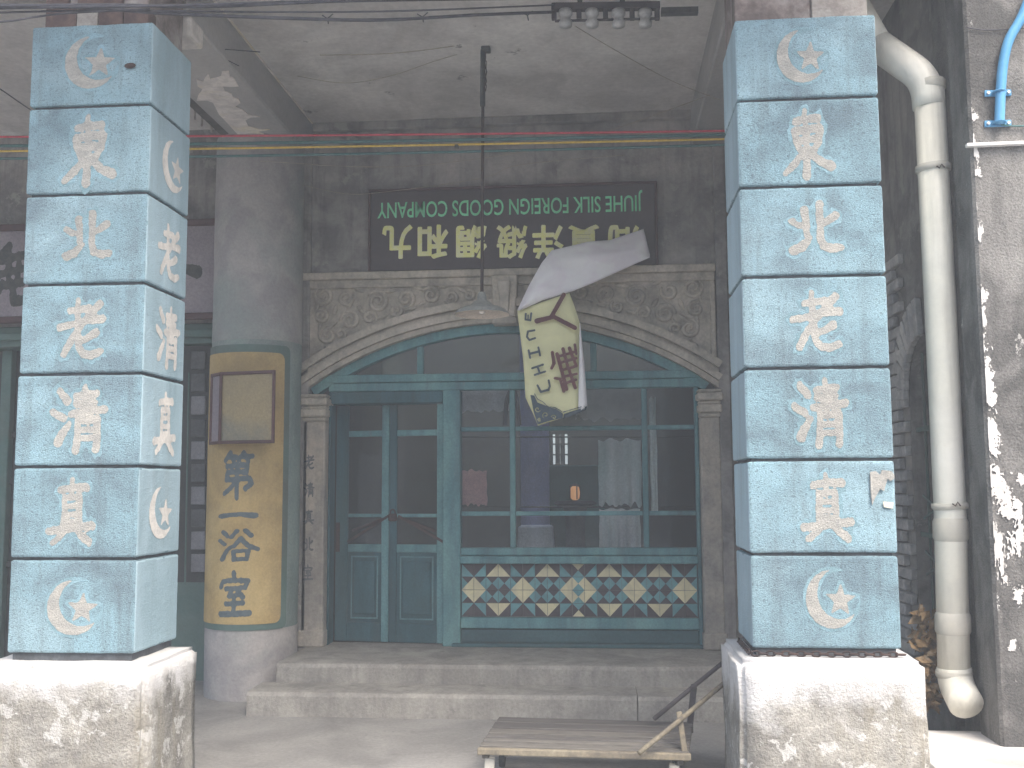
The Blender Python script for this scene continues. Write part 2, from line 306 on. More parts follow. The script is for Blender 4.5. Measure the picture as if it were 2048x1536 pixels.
# ---------------------------------------------------------------- brush glyphs (outlined by marching squares over stroke distance)
def seg_d(px, py, a, b):
    ax, ay, aw = a; bx, by, bw = b
    dx, dy = bx-ax, by-ay; l2 = dx*dx+dy*dy
    t = 0 if l2 == 0 else max(0, min(1, ((px-ax)*dx+(py-ay)*dy)/l2))
    return sqrt((px-ax-dx*t)**2+(py-ay-dy*t)**2) - (aw+(bw-aw)*t)
def field_strokes(strokes, grow=0, rough=.012, seed=0):
    segs = []
    for st in strokes:
        for a, b in zip(st[:-1], st[1:]): segs.append((a, b))
    def fn(x, y):
        d = min(seg_d(x, y, a, b) for a, b in segs) - grow
        return d + rough*noise.noise(Vector((x*14+seed, y*14, seed*3.1))) + rough*.6*noise.noise(Vector((x*33, y*33+seed, 5)))
    return fn
def star_pts(cx, cy, R, r, rot=0):
    return [(cx+(R if i%2==0 else r)*sin(rot+i*pi/5), cy-(R if i%2==0 else r)*cos(rot+i*pi/5)) for i in range(10)]
def inpoly_d(x, y, P):
    ins = False; dm = 9
    for i in range(len(P)):
        x1, y1 = P[i]; x2, y2 = P[(i+1) % len(P)]
        dm = min(dm, seg_d(x, y, (x1,y1,0), (x2,y2,0)))
        if (y1 > y) != (y2 > y) and x < (x2-x1)*(y-y1)/(y2-y1)+x1: ins = not ins
    return -dm if ins else dm
def field_crescent(rough=.012, seed=0, grow=0):
    P = star_pts(.67, .52, .30, .125, .05)
    def fn(x, y):
        # crescent open to the upper right
        d1 = sqrt((x-.50)**2+(y-.50)**2)-.50
        d2 = .44-sqrt((x-.66)**2+(y-.405)**2)
        d = min(max(d1, d2), inpoly_d(x, y, P)) - grow
        return d + rough*noise.noise(Vector((x*14+seed, y*14, seed*3.1)))
    return fn
def march(fn, n=44, pad=.12):
    h = (1+2*pad)/n; val = {}
    for i in range(n+1):
        for j in range(n+1): val[i, j] = fn(-pad+i*h, -pad+j*h)
    vs = []; idx = {}; fs = []
    def vid(key, p):
        if key not in idx: idx[key] = len(vs); vs.append(p)
        return idx[key]
    for i in range(n):
        for j in range(n):
            cs = [(i, j), (i+1, j), (i+1, j+1), (i, j+1)]
            if all(val[q] > 0 for q in cs): continue
            f = []
            for k in range(4):
                a, b = cs[k], cs[(k+1) % 4]
                if val[a] <= 0: f.append(vid(a, (-pad+a[0]*h, -pad+a[1]*h)))
                if (val[a] <= 0) != (val[b] <= 0):
                    t = val[a]/(val[a]-val[b]); e = (a, b) if a < b else (b, a)
                    f.append(vid(e, (-pad+(a[0]+(b[0]-a[0])*t)*h, -pad+(a[1]+(b[1]-a[1])*t)*h)))
            if len(f) > 2: fs.append(f)
    return vs, fs
def W(*pts, w=.045):
    return [(p[0], p[1], p[2] if len(p) > 2 else w) for p in pts]
GL = {
'dong': [W((.28,.18),(.50,.15),(.70,.15,.05)), W((.46,.02,.03),(.48,.5),(.47,.84,.055),(.46,.96,.065)), W((.25,.32,.04),(.29,.46),(.36,.60)), W((.25,.32),(.72,.28,.055)), W((.74,.29,.055),(.70,.48),(.60,.62)),
         W((.32,.46),(.68,.44)), W((.36,.60),(.62,.60)), W((.42,.64),(.26,.78,.05),(.08,.92,.04)), W((.54,.64),(.74,.78,.05),(.92,.84,.065))],
'bei': [W((.34,.14,.06),(.37,.35),(.38,.60)), W((.12,.34,.05),(.24,.42),(.37,.42)), W((.14,.86,.075),(.28,.80,.07),(.42,.64,.04)), W((.60,.04,.06),(.60,.40),(.60,.66,.05),(.66,.80,.06),(.78,.84,.07),(.92,.82,.06)), W((.62,.42,.04),(.76,.34,.055),(.86,.26,.07))],
'lao': [W((.42,.03,.035),(.43,.36,.05)), W((.28,.20),(.64,.16,.055)), W((.08,.46,.05),(.30,.43),(.56,.36),(.90,.34,.06)), W((.84,.10,.065),(.66,.26,.05),(.46,.48,.05),(.30,.70,.055),(.18,.90,.05)), W((.44,.56,.05),(.46,.78,.05),(.56,.90,.055),(.72,.92,.06),(.88,.86,.05)), W((.78,.56,.065),(.64,.64),(.50,.68))],
'qing': [W((.16,.10,.045),(.30,.24,.055)), W((.05,.40,.045),(.24,.50,.05)), W((.16,.84,.07),(.22,.74,.06),(.34,.58,.035)), W((.44,.17),(.80,.14,.05)), W((.46,.28),(.78,.27)), W((.38,.43),(.60,.40),(.95,.37,.05)), W((.60,.03,.035),(.62,.40)),
         W((.50,.54),(.49,.80),(.47,.96,.055)), W((.50,.53),(.82,.52)), W((.83,.52,.05),(.84,.80),(.82,.95,.05)), W((.52,.67,.035),(.80,.66,.035)), W((.52,.79,.035),(.80,.78,.035))],
'zhen': [W((.26,.17),(.52,.13),(.80,.13,.055)), W((.50,.02,.035),(.50,.28)), W((.36,.28),(.35,.72)), W((.66,.27),(.68,.72)), W((.36,.28,.035),(.66,.27,.035)), W((.38,.41,.033),(.66,.40,.033)), W((.38,.54,.033),(.66,.53,.033)), W((.38,.66,.035),(.66,.65,.035)),
         W((.05,.78,.05),(.36,.76),(.94,.70,.055)), W((.38,.78),(.26,.88),(.14,.95,.04)), W((.62,.76),(.76,.86,.055),(.88,.94,.055))],
'di': [W((.30,.02,.05),(.14,.18)), W((.26,.10),(.46,.10)), W((.36,.12),(.40,.20)), W((.68,.02,.05),(.54,.16)), W((.66,.09),(.90,.09,.05)), W((.76,.12),(.80,.20)), W((.20,.30),(.78,.27),(.76,.42)), W((.24,.43),(.76,.42)), W((.22,.44),(.18,.60)), W((.18,.60),(.84,.56),(.90,.66,.055),(.74,.78,.05)),
       W((.50,.26),(.50,.97,.05)), W((.46,.62),(.34,.76),(.12,.88,.04))],
'yi': [W((.06,.56,.10),(.30,.50,.09),(.60,.46,.09),(.92,.52,.13))],
'yu': [W((.14,.10,.055),(.26,.22,.05)), W((.04,.36,.05),(.18,.46,.05)), W((.12,.90,.06),(.20,.74,.05),(.30,.56,.03)), W((.50,.06,.05),(.36,.26,.04)), W((.70,.05,.05),(.84,.20,.055)), W((.60,.28,.05),(.46,.48),(.30,.60,.04)), W((.60,.30,.05),(.78,.50,.055),(1.0,.60,.05)),
       W((.42,.66),(.44,.92)), W((.42,.66),(.78,.64),(.74,.90)), W((.44,.90),(.74,.88,.05))],
'shi': [W((.48,.02,.05),(.50,.12)), W((.10,.34,.055),(.16,.22),(.50,.18),(.88,.20,.05),(.80,.34,.05)), W((.26,.38),(.74,.35)), W((.46,.38),(.34,.54),(.70,.50)), W((.60,.44,.035),(.74,.56,.055)), W((.26,.72),(.76,.69)), W((.50,.54),(.50,.92)), W((.10,.95,.055),(.92,.92,.06))],
'brush': [W((.60,.05,.06),(.40,.22),(.05,.40,.05)), W((.30,.30),(.95,.18,.06)), W((.25,.50),(.90,.40)), W((.60,.12),(.62,.55)), W((.2,.68),(.9,.60,.06)), W((.50,.60),(.35,.85),(.05,1.0,.05)), W((.70,.60),(.74,.88,.07),(1.0,.86,.06)), W((.35,.35),(.38,.64)), W((.82,.30),(.80,.62))],
}
_cache = {}
def glyph(kind, grow=0, seed=0, n=44):
    grow += .012 if kind != 'moon' else .004
    fn = field_crescent(.012, seed, grow) if kind == 'moon' else field_strokes(GL[kind], grow, .018 if grow < .03 else .06, seed)
    return march(fn, n, .12 if grow < .03 else .25)
def put_glyph(name, kind, mapper, mat, parent, grow=0, seed=0, n=44, label=None):
    vs, fs = glyph(kind, grow, seed, n)
    g = G(); g.add([mapper(x, y) for x, y in vs], [tuple(f) for f in fs])
    o = build(name, g, mat, parent)
    if label: o['label'] = label
    return o

# ================================================================ SETTING
FL = 0.0
YW = 8.2                      # back wall plane
CE = 3.03+EYE                 # ceiling
BM = 2.74+EYE                 # underside of the beams
TOPZ = .30                   # door level
struct('road', G().add([(-45,-40,-.16),(45,-40,-.16),(45,4.3,-.16),(-45,4.3,-.16)], [(0,1,2,3)]), M['road'])
struct('terrain', G().add([(-60,-60,-.25),(60,-60,-.25),(60,60,-.25),(-60,60,-.25)], [(0,1,2,3)]), M['road'])
struct('passage_floor', G().box(-9, 1.88, 4.3, 8.75, -.2, FL), M['floor'])
struct('ceiling', G().box(-9, 1.88, 4.9, 8.9, CE, CE+.25), M['ceil'])
# the other side of the street (what the panes mirror)
for i, (x0, x1, h, nm) in enumerate(((-16,-7.1,6.6,'two storey grey street house opposite the arcade, leftmost'),(-7,2.4,7.4,'taller two storey street house straight opposite the arcade'),(2.5,12,6.2,'lower street house opposite the arcade, rightmost'))):
    t = thing('street_house', nm, 'house', ((x0+x1)/2, -14, 0), 'houses across the street')
    build('wall', G().box(x0, x1, -18, -14, -.2, h), M['wall'], t)
    build('roof', G().box(x0-.2, x1+.2, -18.2, -13.7, h+.001, h+.25), M['oldwood'], t)
    n = 4
    for k in range(n):
        xc = x0+(k+.5)*(x1-x0)/n
        for z0, z1, w_ in ((0,2.6,.8),(3.7,5.2,.55)):
            wn = build('window' if z0 else 'door', G().box(xc-w_, xc+w_, -14.02, -13.95, z0, z1), M['shutter'], t)
            build('lintel', G().box(xc-w_-.1, xc+w_+.1, -14.0, -13.88, z1+.01, z1+.16), M['stone'], wn)
# steps
st = thing('door_steps', 'two worn concrete steps leading up to the blue shopfront', 'steps', (-.8, 7.2, 0))
def rough_box(g, x0, x1, y0, y1, z0, z1, nx=60, amp=.006, seed=0):
    vs = []; fs = []
    for i in range(nx+1):
        x = x0+(x1-x0)*i/nx
        k = lambda q: amp*noise.noise(Vector((x*3, q+seed, seed)))+amp*.5*noise.noise(Vector((x*12, q, seed)))
        chip = max(0, noise.noise(Vector((x*2.2, seed, 9)))-.45)*.06
        vs += [(x, y0+k(1), z0), (x, y0+k(2), z1-.03-chip+k(3)), (x, y0+.012+chip+k(4), z1-.006-chip*.3), (x, y0+.04+chip, z1+k(5)*.3), (x, y1, z1)]
    for i in range(nx):
        for j in range(4): a = i*5+j; fs.append((a, a+5, a+6, a+1))
    fs.append((0,1,2,3,4)); vs.append((x0, y1, z0)); e = len(vs)-1; fs[-1] = (0,1,2,3,4,e)
    g.add(vs, fs)
lowx = aY(493, 1400, 7.05).x
xj = aY(1275,1400,7.05).x
g = G(); rough_box(g, lowx, xj-.003, 7.05, 7.4, 0, .165, seed=1); build('step', g, M['step'], st, smooth=False)
g = G(); rough_box(g, xj+.003, 1.9, 7.056, 7.4, 0, .163, nx=24, seed=2); build('step', g, M['step'], st, smooth=False)
g = G(); rough_box(g, aY(553,1330,7.4).x, 1.9, 7.4, 8.42, 0, TOPZ, seed=4); build('step', g, M['step'], st)

# back wall
AX0, AX1 = -2.44, .93
ZL = 1.755+EYE                # top of carved band
bw = thing('back_wall', 'grimy grey plaster wall around the carved arch at the back of the arcade', 'wall', (-.75, 8.35, 0))
build('plaster', G().box(-2.6, AX0, YW, 8.5, 0, ZL), M['wall'], bw)
build('plaster', G().box(AX1, 1.88, YW, 8.5, 0, ZL), M['wall'], bw)
build('plaster', G().box(-2.6, 1.88, YW, 8.5, ZL+.0005, CE), M['wall'], bw)
# slim corner pilaster + upper moulding against the beams
build('corner_strip', G().box(-2.47, -2.37, 8.14, YW, 0, BM+.02), M['wall'], bw, bevel=.006)
build('corner_strip', G().box(.93, 1.02, 8.14, YW, 0, BM+.02), M['wall'], bw, bevel=.006)
build('cornice_strip', G().box(-2.36, .92, 8.13, YW, CE-.07, CE), M['wall'], bw, bevel=.008)

# beams
def beam(x0, x1, label):
    t = thing('ceiling_beam', label, 'beam', ((x0+x1)/2, 6.8, BM), 'ceiling beams')
    build('plaster', G().box(x0, x1, 5.56, 8.6, BM, CE+.03), M['beam'], t, bevel=.012)
    return t
bL = beam(-2.86, -2.37, 'plastered ceiling beam with peeling white limewash above the left pillar')
bR = beam(.76, 1.25, 'grey plastered ceiling beam running back from the right pillar')
fr = thing('facade_wall', 'upper facade wall and lintel carried by the blue pillars', 'wall', (-1, 5.2, BM+.05))
build('lintel', G().box(-9, 1.86, 5.0, 5.5, BM+.06, CE+1.4), M['neck_pale'], fr, bevel=.01)
build('shade_overhang', G().box(-9, 1.86, 3.5, 5.0, CE+.55, CE+.72), M['neck_pale'], fr, bevel=.01)  # unseen overhang, lengthened to darken the pillar tops
build('upper_floor', G().box(-9, 1.88, 5.5, 9.4, CE+.9, CE+1.4), M['wall'], fr)
# white paint line between beam and ceiling
pl = build('paint_line', G().bar((-2.362, 5.6, CE-.006), (-2.362, 8.12, CE-.006), .012, .012), M['peel'], bL)
# peeled patch on beam underside (traced outline laid on the underside)
def z6(X, Y): return (360+X/5.12, 60+Y/5.12)
def patch(name, pts, Z, mat, parent, th=.006, axis='Z', flip=False):
    P = [aZ(*z6(*p), Z) for p in pts]
    P = [Vector((min(max(p.x, -2.855), -2.375), p.y, 0)) for p in P]
    n = len(P); g = G()
    g.add([(p.x, p.y, Z) for p in P]+[(p.x, p.y, Z-th) for p in P], [tuple(range(n)), tuple(range(2*n-1, n-1, -1))]+[(i, (i+1)%n, n+(i+1)%n, n+i) for i in range(n)])
    return build(name, g, mat, parent)
patch('peeled_paint', [(170,500),(240,520),(290,440),(310,500),(420,470),(430,420),(500,415),(510,470),(550,480),(600,570),(520,575),(440,570),(460,620),(530,650),(540,680),(600,700),(620,740),(570,775),(640,810),(700,860),(820,885),(720,890),(670,920),(700,980),(800,1010),(920,1015),(800,1035),(880,1070),(760,1090),(620,1090),(560,1030),(470,930),(400,860),(340,740),(280,715),(170,720),(190,660),(230,600),(180,570)], BM-.002, M['peel'], bL)
build('broken_edge', G().box(-2.93, -2.858, 6.35, 7.9, BM+.01, BM+.22), M['gap_shade'], bL)  # solid dark strip in place of the shaded gap
for i in range(9):
    y = 6.4+i*.17; build('lath', G().bar((-2.945, y, BM+.2), (-2.94+.01*sin(i*2), y+.03*sin(i), BM-.02-.06*random.random()), .012, .012), M['neck_pale'], bL)
for i, (px, py, dx) in enumerate([(400,40,0)]):
    pass

# even volume added to imitate the camera's veiling glare
hm = bpy.data.materials.new('lens_veil_volume'); hm.use_nodes = True; hn = hm.node_tree; hn.nodes.clear()
pv = hn.nodes.new('ShaderNodeVolumePrincipled'); pv.inputs['Density'].default_value = VEIL_DENSITY; pv.inputs['Color'].default_value = (.88,.94,1,1); pv.inputs['Anisotropy'].default_value = 0
ho = hn.nodes.new('ShaderNodeOutputMaterial'); hn.links.new(pv.outputs[0], ho.inputs['Volume'])
hz = build('lens_veil', G().box(-70, 70, -70, 70, -1.3, 8.2), hm); hz['kind'] = 'stuff'; hz['label'] = 'thin pale volume added to imitate lens glare over the arcade'

# ================================================================ PILLARS
def pillar(name, label, x0, x1, y0, y1, zs, glyphs, side, basebox, group='blue inscribed pillars of the arcade'):
    cx = (x0+x1)/2
    t = thing('blue_pillar', label, 'pillar', (cx, (y0+y1)/2, 0), group)
    names = ['moon','dong','bei','lao','qing','zhen','moon']
    lab = {'moon':'pale crescent and star emblem','dong':'cream painted character 東','bei':'cream painted character 北','lao':'cream painted character 老','qing':'cream painted character 清','zhen':'cream painted character 真'}
    core = G().box(x0+.022, x1-.022, y0+.022, y1-.022, zs[-1]-.035, zs[0]-.005)
    build('core', core, M['joint'], t)
    for k in range(7):
        zt, zb = zs[k]-.0075, zs[k+1]+.0075
        if k == 0: zt = zs[0]
        j = lambda a=.003: random.uniform(-a, a)
        g = G()
        # subdivided block with slightly wavy faces and edges
        jy = j(.002); yf_ = y0+jy; xf_ = x1+j(.002)
        b0 = build('block', G().box(x0+j(), xf_, yf_, y1, zb, zt), [M['blue'], M['blue_lit_side']], t, loc=Vector((0,0,0)), bevel=.012, seg=2)
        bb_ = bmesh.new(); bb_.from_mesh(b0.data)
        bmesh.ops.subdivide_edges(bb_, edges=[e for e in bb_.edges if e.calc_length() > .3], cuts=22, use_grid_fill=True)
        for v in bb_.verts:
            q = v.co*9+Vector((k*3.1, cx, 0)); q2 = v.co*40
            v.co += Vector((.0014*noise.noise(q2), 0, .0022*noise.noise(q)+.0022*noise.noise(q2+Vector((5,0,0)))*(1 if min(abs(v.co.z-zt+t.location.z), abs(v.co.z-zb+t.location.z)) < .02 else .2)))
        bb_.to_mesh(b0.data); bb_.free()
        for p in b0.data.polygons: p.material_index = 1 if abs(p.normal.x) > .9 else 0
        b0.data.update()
        if k == 5: b0['label'] = 'sixth block of the pillar, lettered 真'
        bx = glyphs[k]
        if bx:
            a = aY(bx[0], bx[2], y0); bb = aY(bx[1], bx[3], y0)
            mp = lambda u, v, dy=.0032: (a.x+(bb.x-a.x)*u, yf_-dy, a.z+(bb.z-a.z)*v)
            put_glyph('repaint', names[k], lambda u, v: mp(u, v, .0014), M['blue_fresh'], b0, grow=.055, seed=k+cx, n=30)
            put_glyph('emblem' if names[k] == 'moon' else 'character', names[k], mp, M['cream'], b0, seed=k*2.3+cx, label=lab[names[k]])
        if side and side[k]:
            kind, bx = side[k]
            a = aX(bx[0], bx[2], x1); bb = aX(bx[1], bx[3], x1)
            zt_, zb_ = (a.z+aX(bx[1], bx[2], x1).z)/2, (bb.z+aX(bx[0], bx[3], x1).z)/2
            put_glyph('emblem' if kind == 'moon' else 'character', kind, lambda u, v: (xf_+.0025, a.y+(bb.y-a.y)*u, zt_+(zb_-zt_)*v), M['white_glyph'], b0, seed=k+.7, label=lab[kind]+' on the side face')
    # base
    bx0, bx1, by0, by1 = basebox; zt = zs[-1]-.03
    me = G(); n = 14
    g = G()
    def face(o, u, v, nu, nv, nrm, sd):
        vs = []; fs = []
        for i in range(nu+1):
            for q in range(nv+1):
                p = Vector(o)+Vector(u)*i/nu+Vector(v)*q/nv
                edge = min(i, nu-i)/nu
                d = .012*noise.noise(p*4+Vector((sd,0,0)))+.005*noise.noise(p*14)
                pull = .02 if (q == nv) else 0
                vs.append(p+Vector(nrm)*(d-pull) + Vector((0,0, -.012 if False else .004*noise.noise(p*9))))
        for i in range(nu):
            for q in range(nv):
                a = i*(nv+1)+q; fs.append((a, a+nv+1, a+nv+2, a+1))
        g.add(vs, fs)
    bmh = bmesh.new(); bmesh.ops.create_cube(bmh, size=1)
    for v in bmh.verts:
        v.co = Vector(((bx0+bx1)/2+v.co.x*(bx1-bx0), (by0+by1)/2+v.co.y*(by1-by0), zt/2+v.co.z*zt))
    bmesh.ops.bevel(bmh, geom=[e for e in bmh.edges if max(v.co.z for v in e.verts) > .1], offset=.028, segments=3, affect='EDGES')
    bmesh.ops.subdivide_edges(bmh, edges=bmh.edges[:], cuts=9, use_grid_fill=True)
    for v in bmh.verts:
        nn = v.co - Vector(((bx0+bx1)/2, (by0+by1)/2, v.co.z)); nn.normalize()
        v.co += nn*(.012*noise.noise(v.co*4)+.004*noise.noise(v.co*17))
        if v.co.z > zt-.03: v.co.z += .006*noise.noise(v.co*8)
        v.co -= t.location
    mm = bpy.data.meshes.new('base'); bmh.to_mesh(mm); bmh.free(); mm.materials.append(M['base']); mm.polygons.foreach_set('use_smooth', [True]*len(mm.polygons))
    o = bpy.data.objects.new('base', mm); COL.objects.link(o); o.parent = t
    return t
ZLs = [z+EYE for z in (2.445, 2.0, 1.527, 1.052, .585, .112, -.350, -.822)]
ZRs = [z+EYE for z in (2.315, 1.898, 1.456, 1.008, .560, .119, -.327, -.770)]
PL = pillar('l', 'left blue block pillar lettered 東北老清真 on two faces, peeling limewashed base', -2.98, -2.317, 5.0, 5.52, ZLs,
   [(133,233,75,175),(125,234,233,370),(122,226,425,525),(113,213,598,720),(103,213,770,905),(97,190,958,1092),(97,198,1160,1270)],
   [None, ('moon',(325,366,283,385)), ('lao',(315,360,450,562)), ('qing',(312,357,612,738)), ('zhen',(307,349,785,912)), ('moon',(300,344,973,1077)), None],
   (-3.08, -2.185, 4.86, 5.50))
PR = pillar('r', 'right blue block pillar lettered 東北老清真, chain around its foot', .695, 1.38, 5.0, 5.52, ZRs,
   [(1552,1655,62,163),(1558,1673,220,355),(1567,1690,405,515),(1575,1693,583,705),(1580,1700,757,895),(1597,1710,948,1085),(1610,1717,1140,1257)],
   None, (.615, 1.455, 4.88, 5.60))
# necks above the pillars
build('corbel', G().box(-2.84, -2.335, 5.525, 5.73, aY(385,97,5.7).z, BM-.002), M['peel'], PL, bevel=.02, seg=2)
def neck(t, x0, x1, y0, y1, z0, cells):
    build('neck', G().box(x0+.012, x1-.012, y0+.015, y1, z0, BM+.07), M['neck'], t)
    for (a, b, zz0, zz1, m) in cells:
        build('brick', G().box(a, b, y0, y0+.10, zz0, zz1), M[m], t, bevel=.004)
zt = ZLs[0]
neck(PL, -2.93, -2.36, 5.03, 5.5, zt, [(-2.93,-2.76,zt+.003,zt+.115,'neck_brick'),(-2.755,-2.64,zt+.003,zt+.085,'neck_pale'),(-2.635,-2.50,zt+.003,zt+.10,'neck_brick'),(-2.495,-2.36,zt+.003,zt+.09,'neck_brick'),
     (-2.93,-2.80,zt+.12,zt+.26,'neck_brick'),(-2.755,-2.5,zt+.105,zt+.25,'neck_brick'),(-2.495,-2.36,zt+.095,zt+.25,'neck')])
zt = ZRs[0]
neck(PR, .70, 1.35, 5.03, 5.5, zt, [(.70,1.07,zt+.003,zt+.35,'neck'),(1.08,1.35,zt+.003,zt+.30,'neck_pale')])
# torn poster on right pillar block six
g = G()
pp = [(1740,944),(1752,942),(1760,950),(1764,940),(1784,942),(1789,950),(1788,958),(1780,962),(1776,956),(1772,968),(1768,982),(1760,978),(1754,990),(1749,998),(1744,1010),(1741,985)]
n = len(pp); P = [aY(*p, 4.99) for p in pp]
g.add([(p.x, 4.9925, p.z) for p in P]+[(p.x, 4.9895+.004*math.sin(i*1.7), p.z) for i, p in enumerate(P)], [tuple(range(n)), tuple(range(2*n-1, n-1, -1))]+[(i, (i+1)%n, n+(i+1)%n, n+i) for i in range(n)])
tag(build('torn_paper', g, M['cream']), 'torn scrap of pale paper on the right pillar beside the character 真', 'paper')
g = G(); pp = [(1766,1003),(1787,1005),(1785,1017),(1768,1014)]; P = [aY(*p, 4.99) for p in pp]
g.add([(p.x, 4.9925, p.z) for p in P]+[(p.x, 4.9885, p.z) for p in P], [(0,1,2,3),(7,6,5,4),(0,1,5,4),(1,2,6,5),(2,3,7,6),(3,0,4,7)])
tag(build('torn_paper', g, M['peel']), 'small pale paper scrap just under the torn paper on the right pillar', 'paper')
# paint splash knot on left pillar top block
bm_ = aY(262, 133, 5.0)
tag(build('rusty_fixing', G().lathe(0,0,[(.001,0),(.016,.002),(.02,.008),(.012,.014),(.001,.016)], 12), M['rust']), 'small rusty fixing stub beside the crescent on the left pillar', 'fixing')
o = bpy.data.objects['rusty_fixing']; o.location = (bm_.x, 4.997, bm_.z); o.rotation_euler = (pi/2, 0, 0); o.scale = (1.6, .8, 1)
# chain round the right pillar foot
ch = thing('iron_chain', 'dark iron chain lying around the foot of the right pillar', 'chain', (1.04, 4.98, ZRs[-1]))
def torus(g, ctr, ax1, ax2, a, b, r, n=10, k=5):
    pts = [ctr+ax1*(a*cos(2*pi*i/n))+ax2*(b*sin(2*pi*i/n)) for i in range(n+1)]
    g.tube(pts, r, k, cap=False)
def links(p0, p1, step=.034):
    d = p1-p0; L = d.length; n = int(L/step); d.normalize(); side = d.cross(Vector((0,0,1)))
    for i in range(n):
        g = G(); cc = p0+d*(i+.5)*L/n
        torus(g, cc, d, Vector((0,0,1)) if i % 2 == 0 else side, .022, .012, .0045)
        build('link', g, M['rust'], ch, smooth=True)
zc = ZRs[-1]-.014
links(Vector((.69, 4.983, zc)), Vector((1.385, 4.983, zc))); links(Vector((.683, 5.4, zc)), Vector((.683, 4.99, zc)))

# ================================================================ CARVED ARCH
cxA = (AX0+AX1)/2
z_in = zp(646, YW, 1010); z_sp = zp(782, YW, 1010)
a_ = (AX1-AX0)/2+.0; h_ = z_in-z_sp; RA = (a_*a_+h_*h_)/(2*h_); czA = z_in-RA
def th(r, x): return math.acos(max(-1, min(1, (x-cxA)/r)))
ar = thing('carved_arch', 'weathered stone segmental arch with scroll carving over the blue shopfront', 'arch', (cxA, YW, z_sp))
for r0, r1, pr in ((0, .045, .05), (.045, .10, .085), (.10, .125, .06), (.125, .185, .11)):
    build('moulding', G().band(cxA, czA, RA+r0, RA+r1-.002, YW-pr, YW+.04, th(RA+r0, AX1-.001), th(RA+r0, AX0+.001)), M['stone'], ar, smooth=False)
# spandrel plates
RO = RA+.186
def zarc(x, R): return czA+sqrt(max(0, R*R-(x-cxA)**2))
ZT = zp(572, YW)
def spandrel(xa, xb, y0, y1, ztop, R, name, mat, parent, n=40):
    vs = []; fs = []
    for i in range(n+1):
        x = xa+(xb-xa)*i/n; z0 = min(zarc(x, R), ztop-.002)
        vs += [(x, y0, z0), (x, y0, ztop), (x, y1, ztop), (x, y1, z0)]
    for i in range(n):
        a = i*4; b = a+4
        for k in range(4): fs.append((a+k, a+(k+1)%4, b+(k+1)%4, b+k))
    fs += [(3,2,1,0), (n*4, n*4+1, n*4+2, n*4+3)]
    return build(name, G().add(vs, fs), mat, parent)
spandrel(AX0+.07, cxA-.06, YW-.03, YW+.04, ZT, RO, 'spandrel_panel', M['stone'], ar)
spandrel(cxA+.06, AX1-.05, YW-.03, YW+.04, ZT, RO, 'spandrel_panel', M['stone'], ar)
build('frieze', G().box(AX0+.01, cxA-.105, YW-.055, YW+.04, ZT+.001, ZL-.06), M['stone'], ar, bevel=.006)
build('frieze', G().box(cxA+.105, AX1-.01, YW-.055, YW+.04, ZT+.001, ZL-.06), M['stone'], ar, bevel=.006)
build('top_fillet', G().box(AX0+.005, AX1-.005, YW-.085, YW+.04, ZL-.059, ZL), M['stone'], ar, bevel=.008)
build('side_fillet', G().box(AX0+.01, AX0+.069, YW-.05, YW+.04, zarc(AX0+.069, RO)-.02, ZT), M['stone'], ar, bevel=.006)
build('side_fillet', G().box(AX1-.049, AX1-.01, YW-.05, YW+.04, zarc(AX1-.049, RO)-.02, ZT), M['stone'], ar, bevel=.006)
# keystone
kz0, kz1 = zp(652, YW), ZL-.061
g = G()
def key(w0, w1, y0, z0, z1): g.add([(cxA-w0,y0,z0),(cxA+w0,y0,z0),(cxA+w1,y0,z1),(cxA-w1,y0,z1),(cxA-w0,YW+.05,z0),(cxA+w0,YW+.05,z0),(cxA+w1,YW+.05,z1),(cxA-w1,YW+.05,z1)], [(0,1,2,3),(7,6,5,4),(0,4,5,1),(1,5,6,2),(2,6,7,3),(3,7,4,0)])
key(.085, .105, YW-.13, kz0+.05, kz1)
ks = build('keystone', g, M['stone'], ar, bevel=.01)
g = G(); g.add([(cxA-.035,YW-.15,kz0+.09),(cxA+.035,YW-.15,kz0+.09),(cxA+.05,YW-.165,kz1-.05),(cxA-.05,YW-.165,kz1-.05),(cxA-.035,YW-.12,kz0+.09),(cxA+.035,YW-.12,kz0+.09),(cxA+.05,YW-.12,kz1-.05),(cxA-.05,YW-.12,kz1-.05)], [(0,1,2,3),(7,6,5,4),(0,4,5,1),(1,5,6,2),(2,6,7,3),(3,7,4,0)])
build('raised_panel', g, M['stone_lt'], ks, bevel=.008)
build('key_foot', G().box(cxA-.10, cxA+.10, YW-.14, YW+.04, kz0, kz0+.049), M['stone_lt'], ks, bevel=.008)
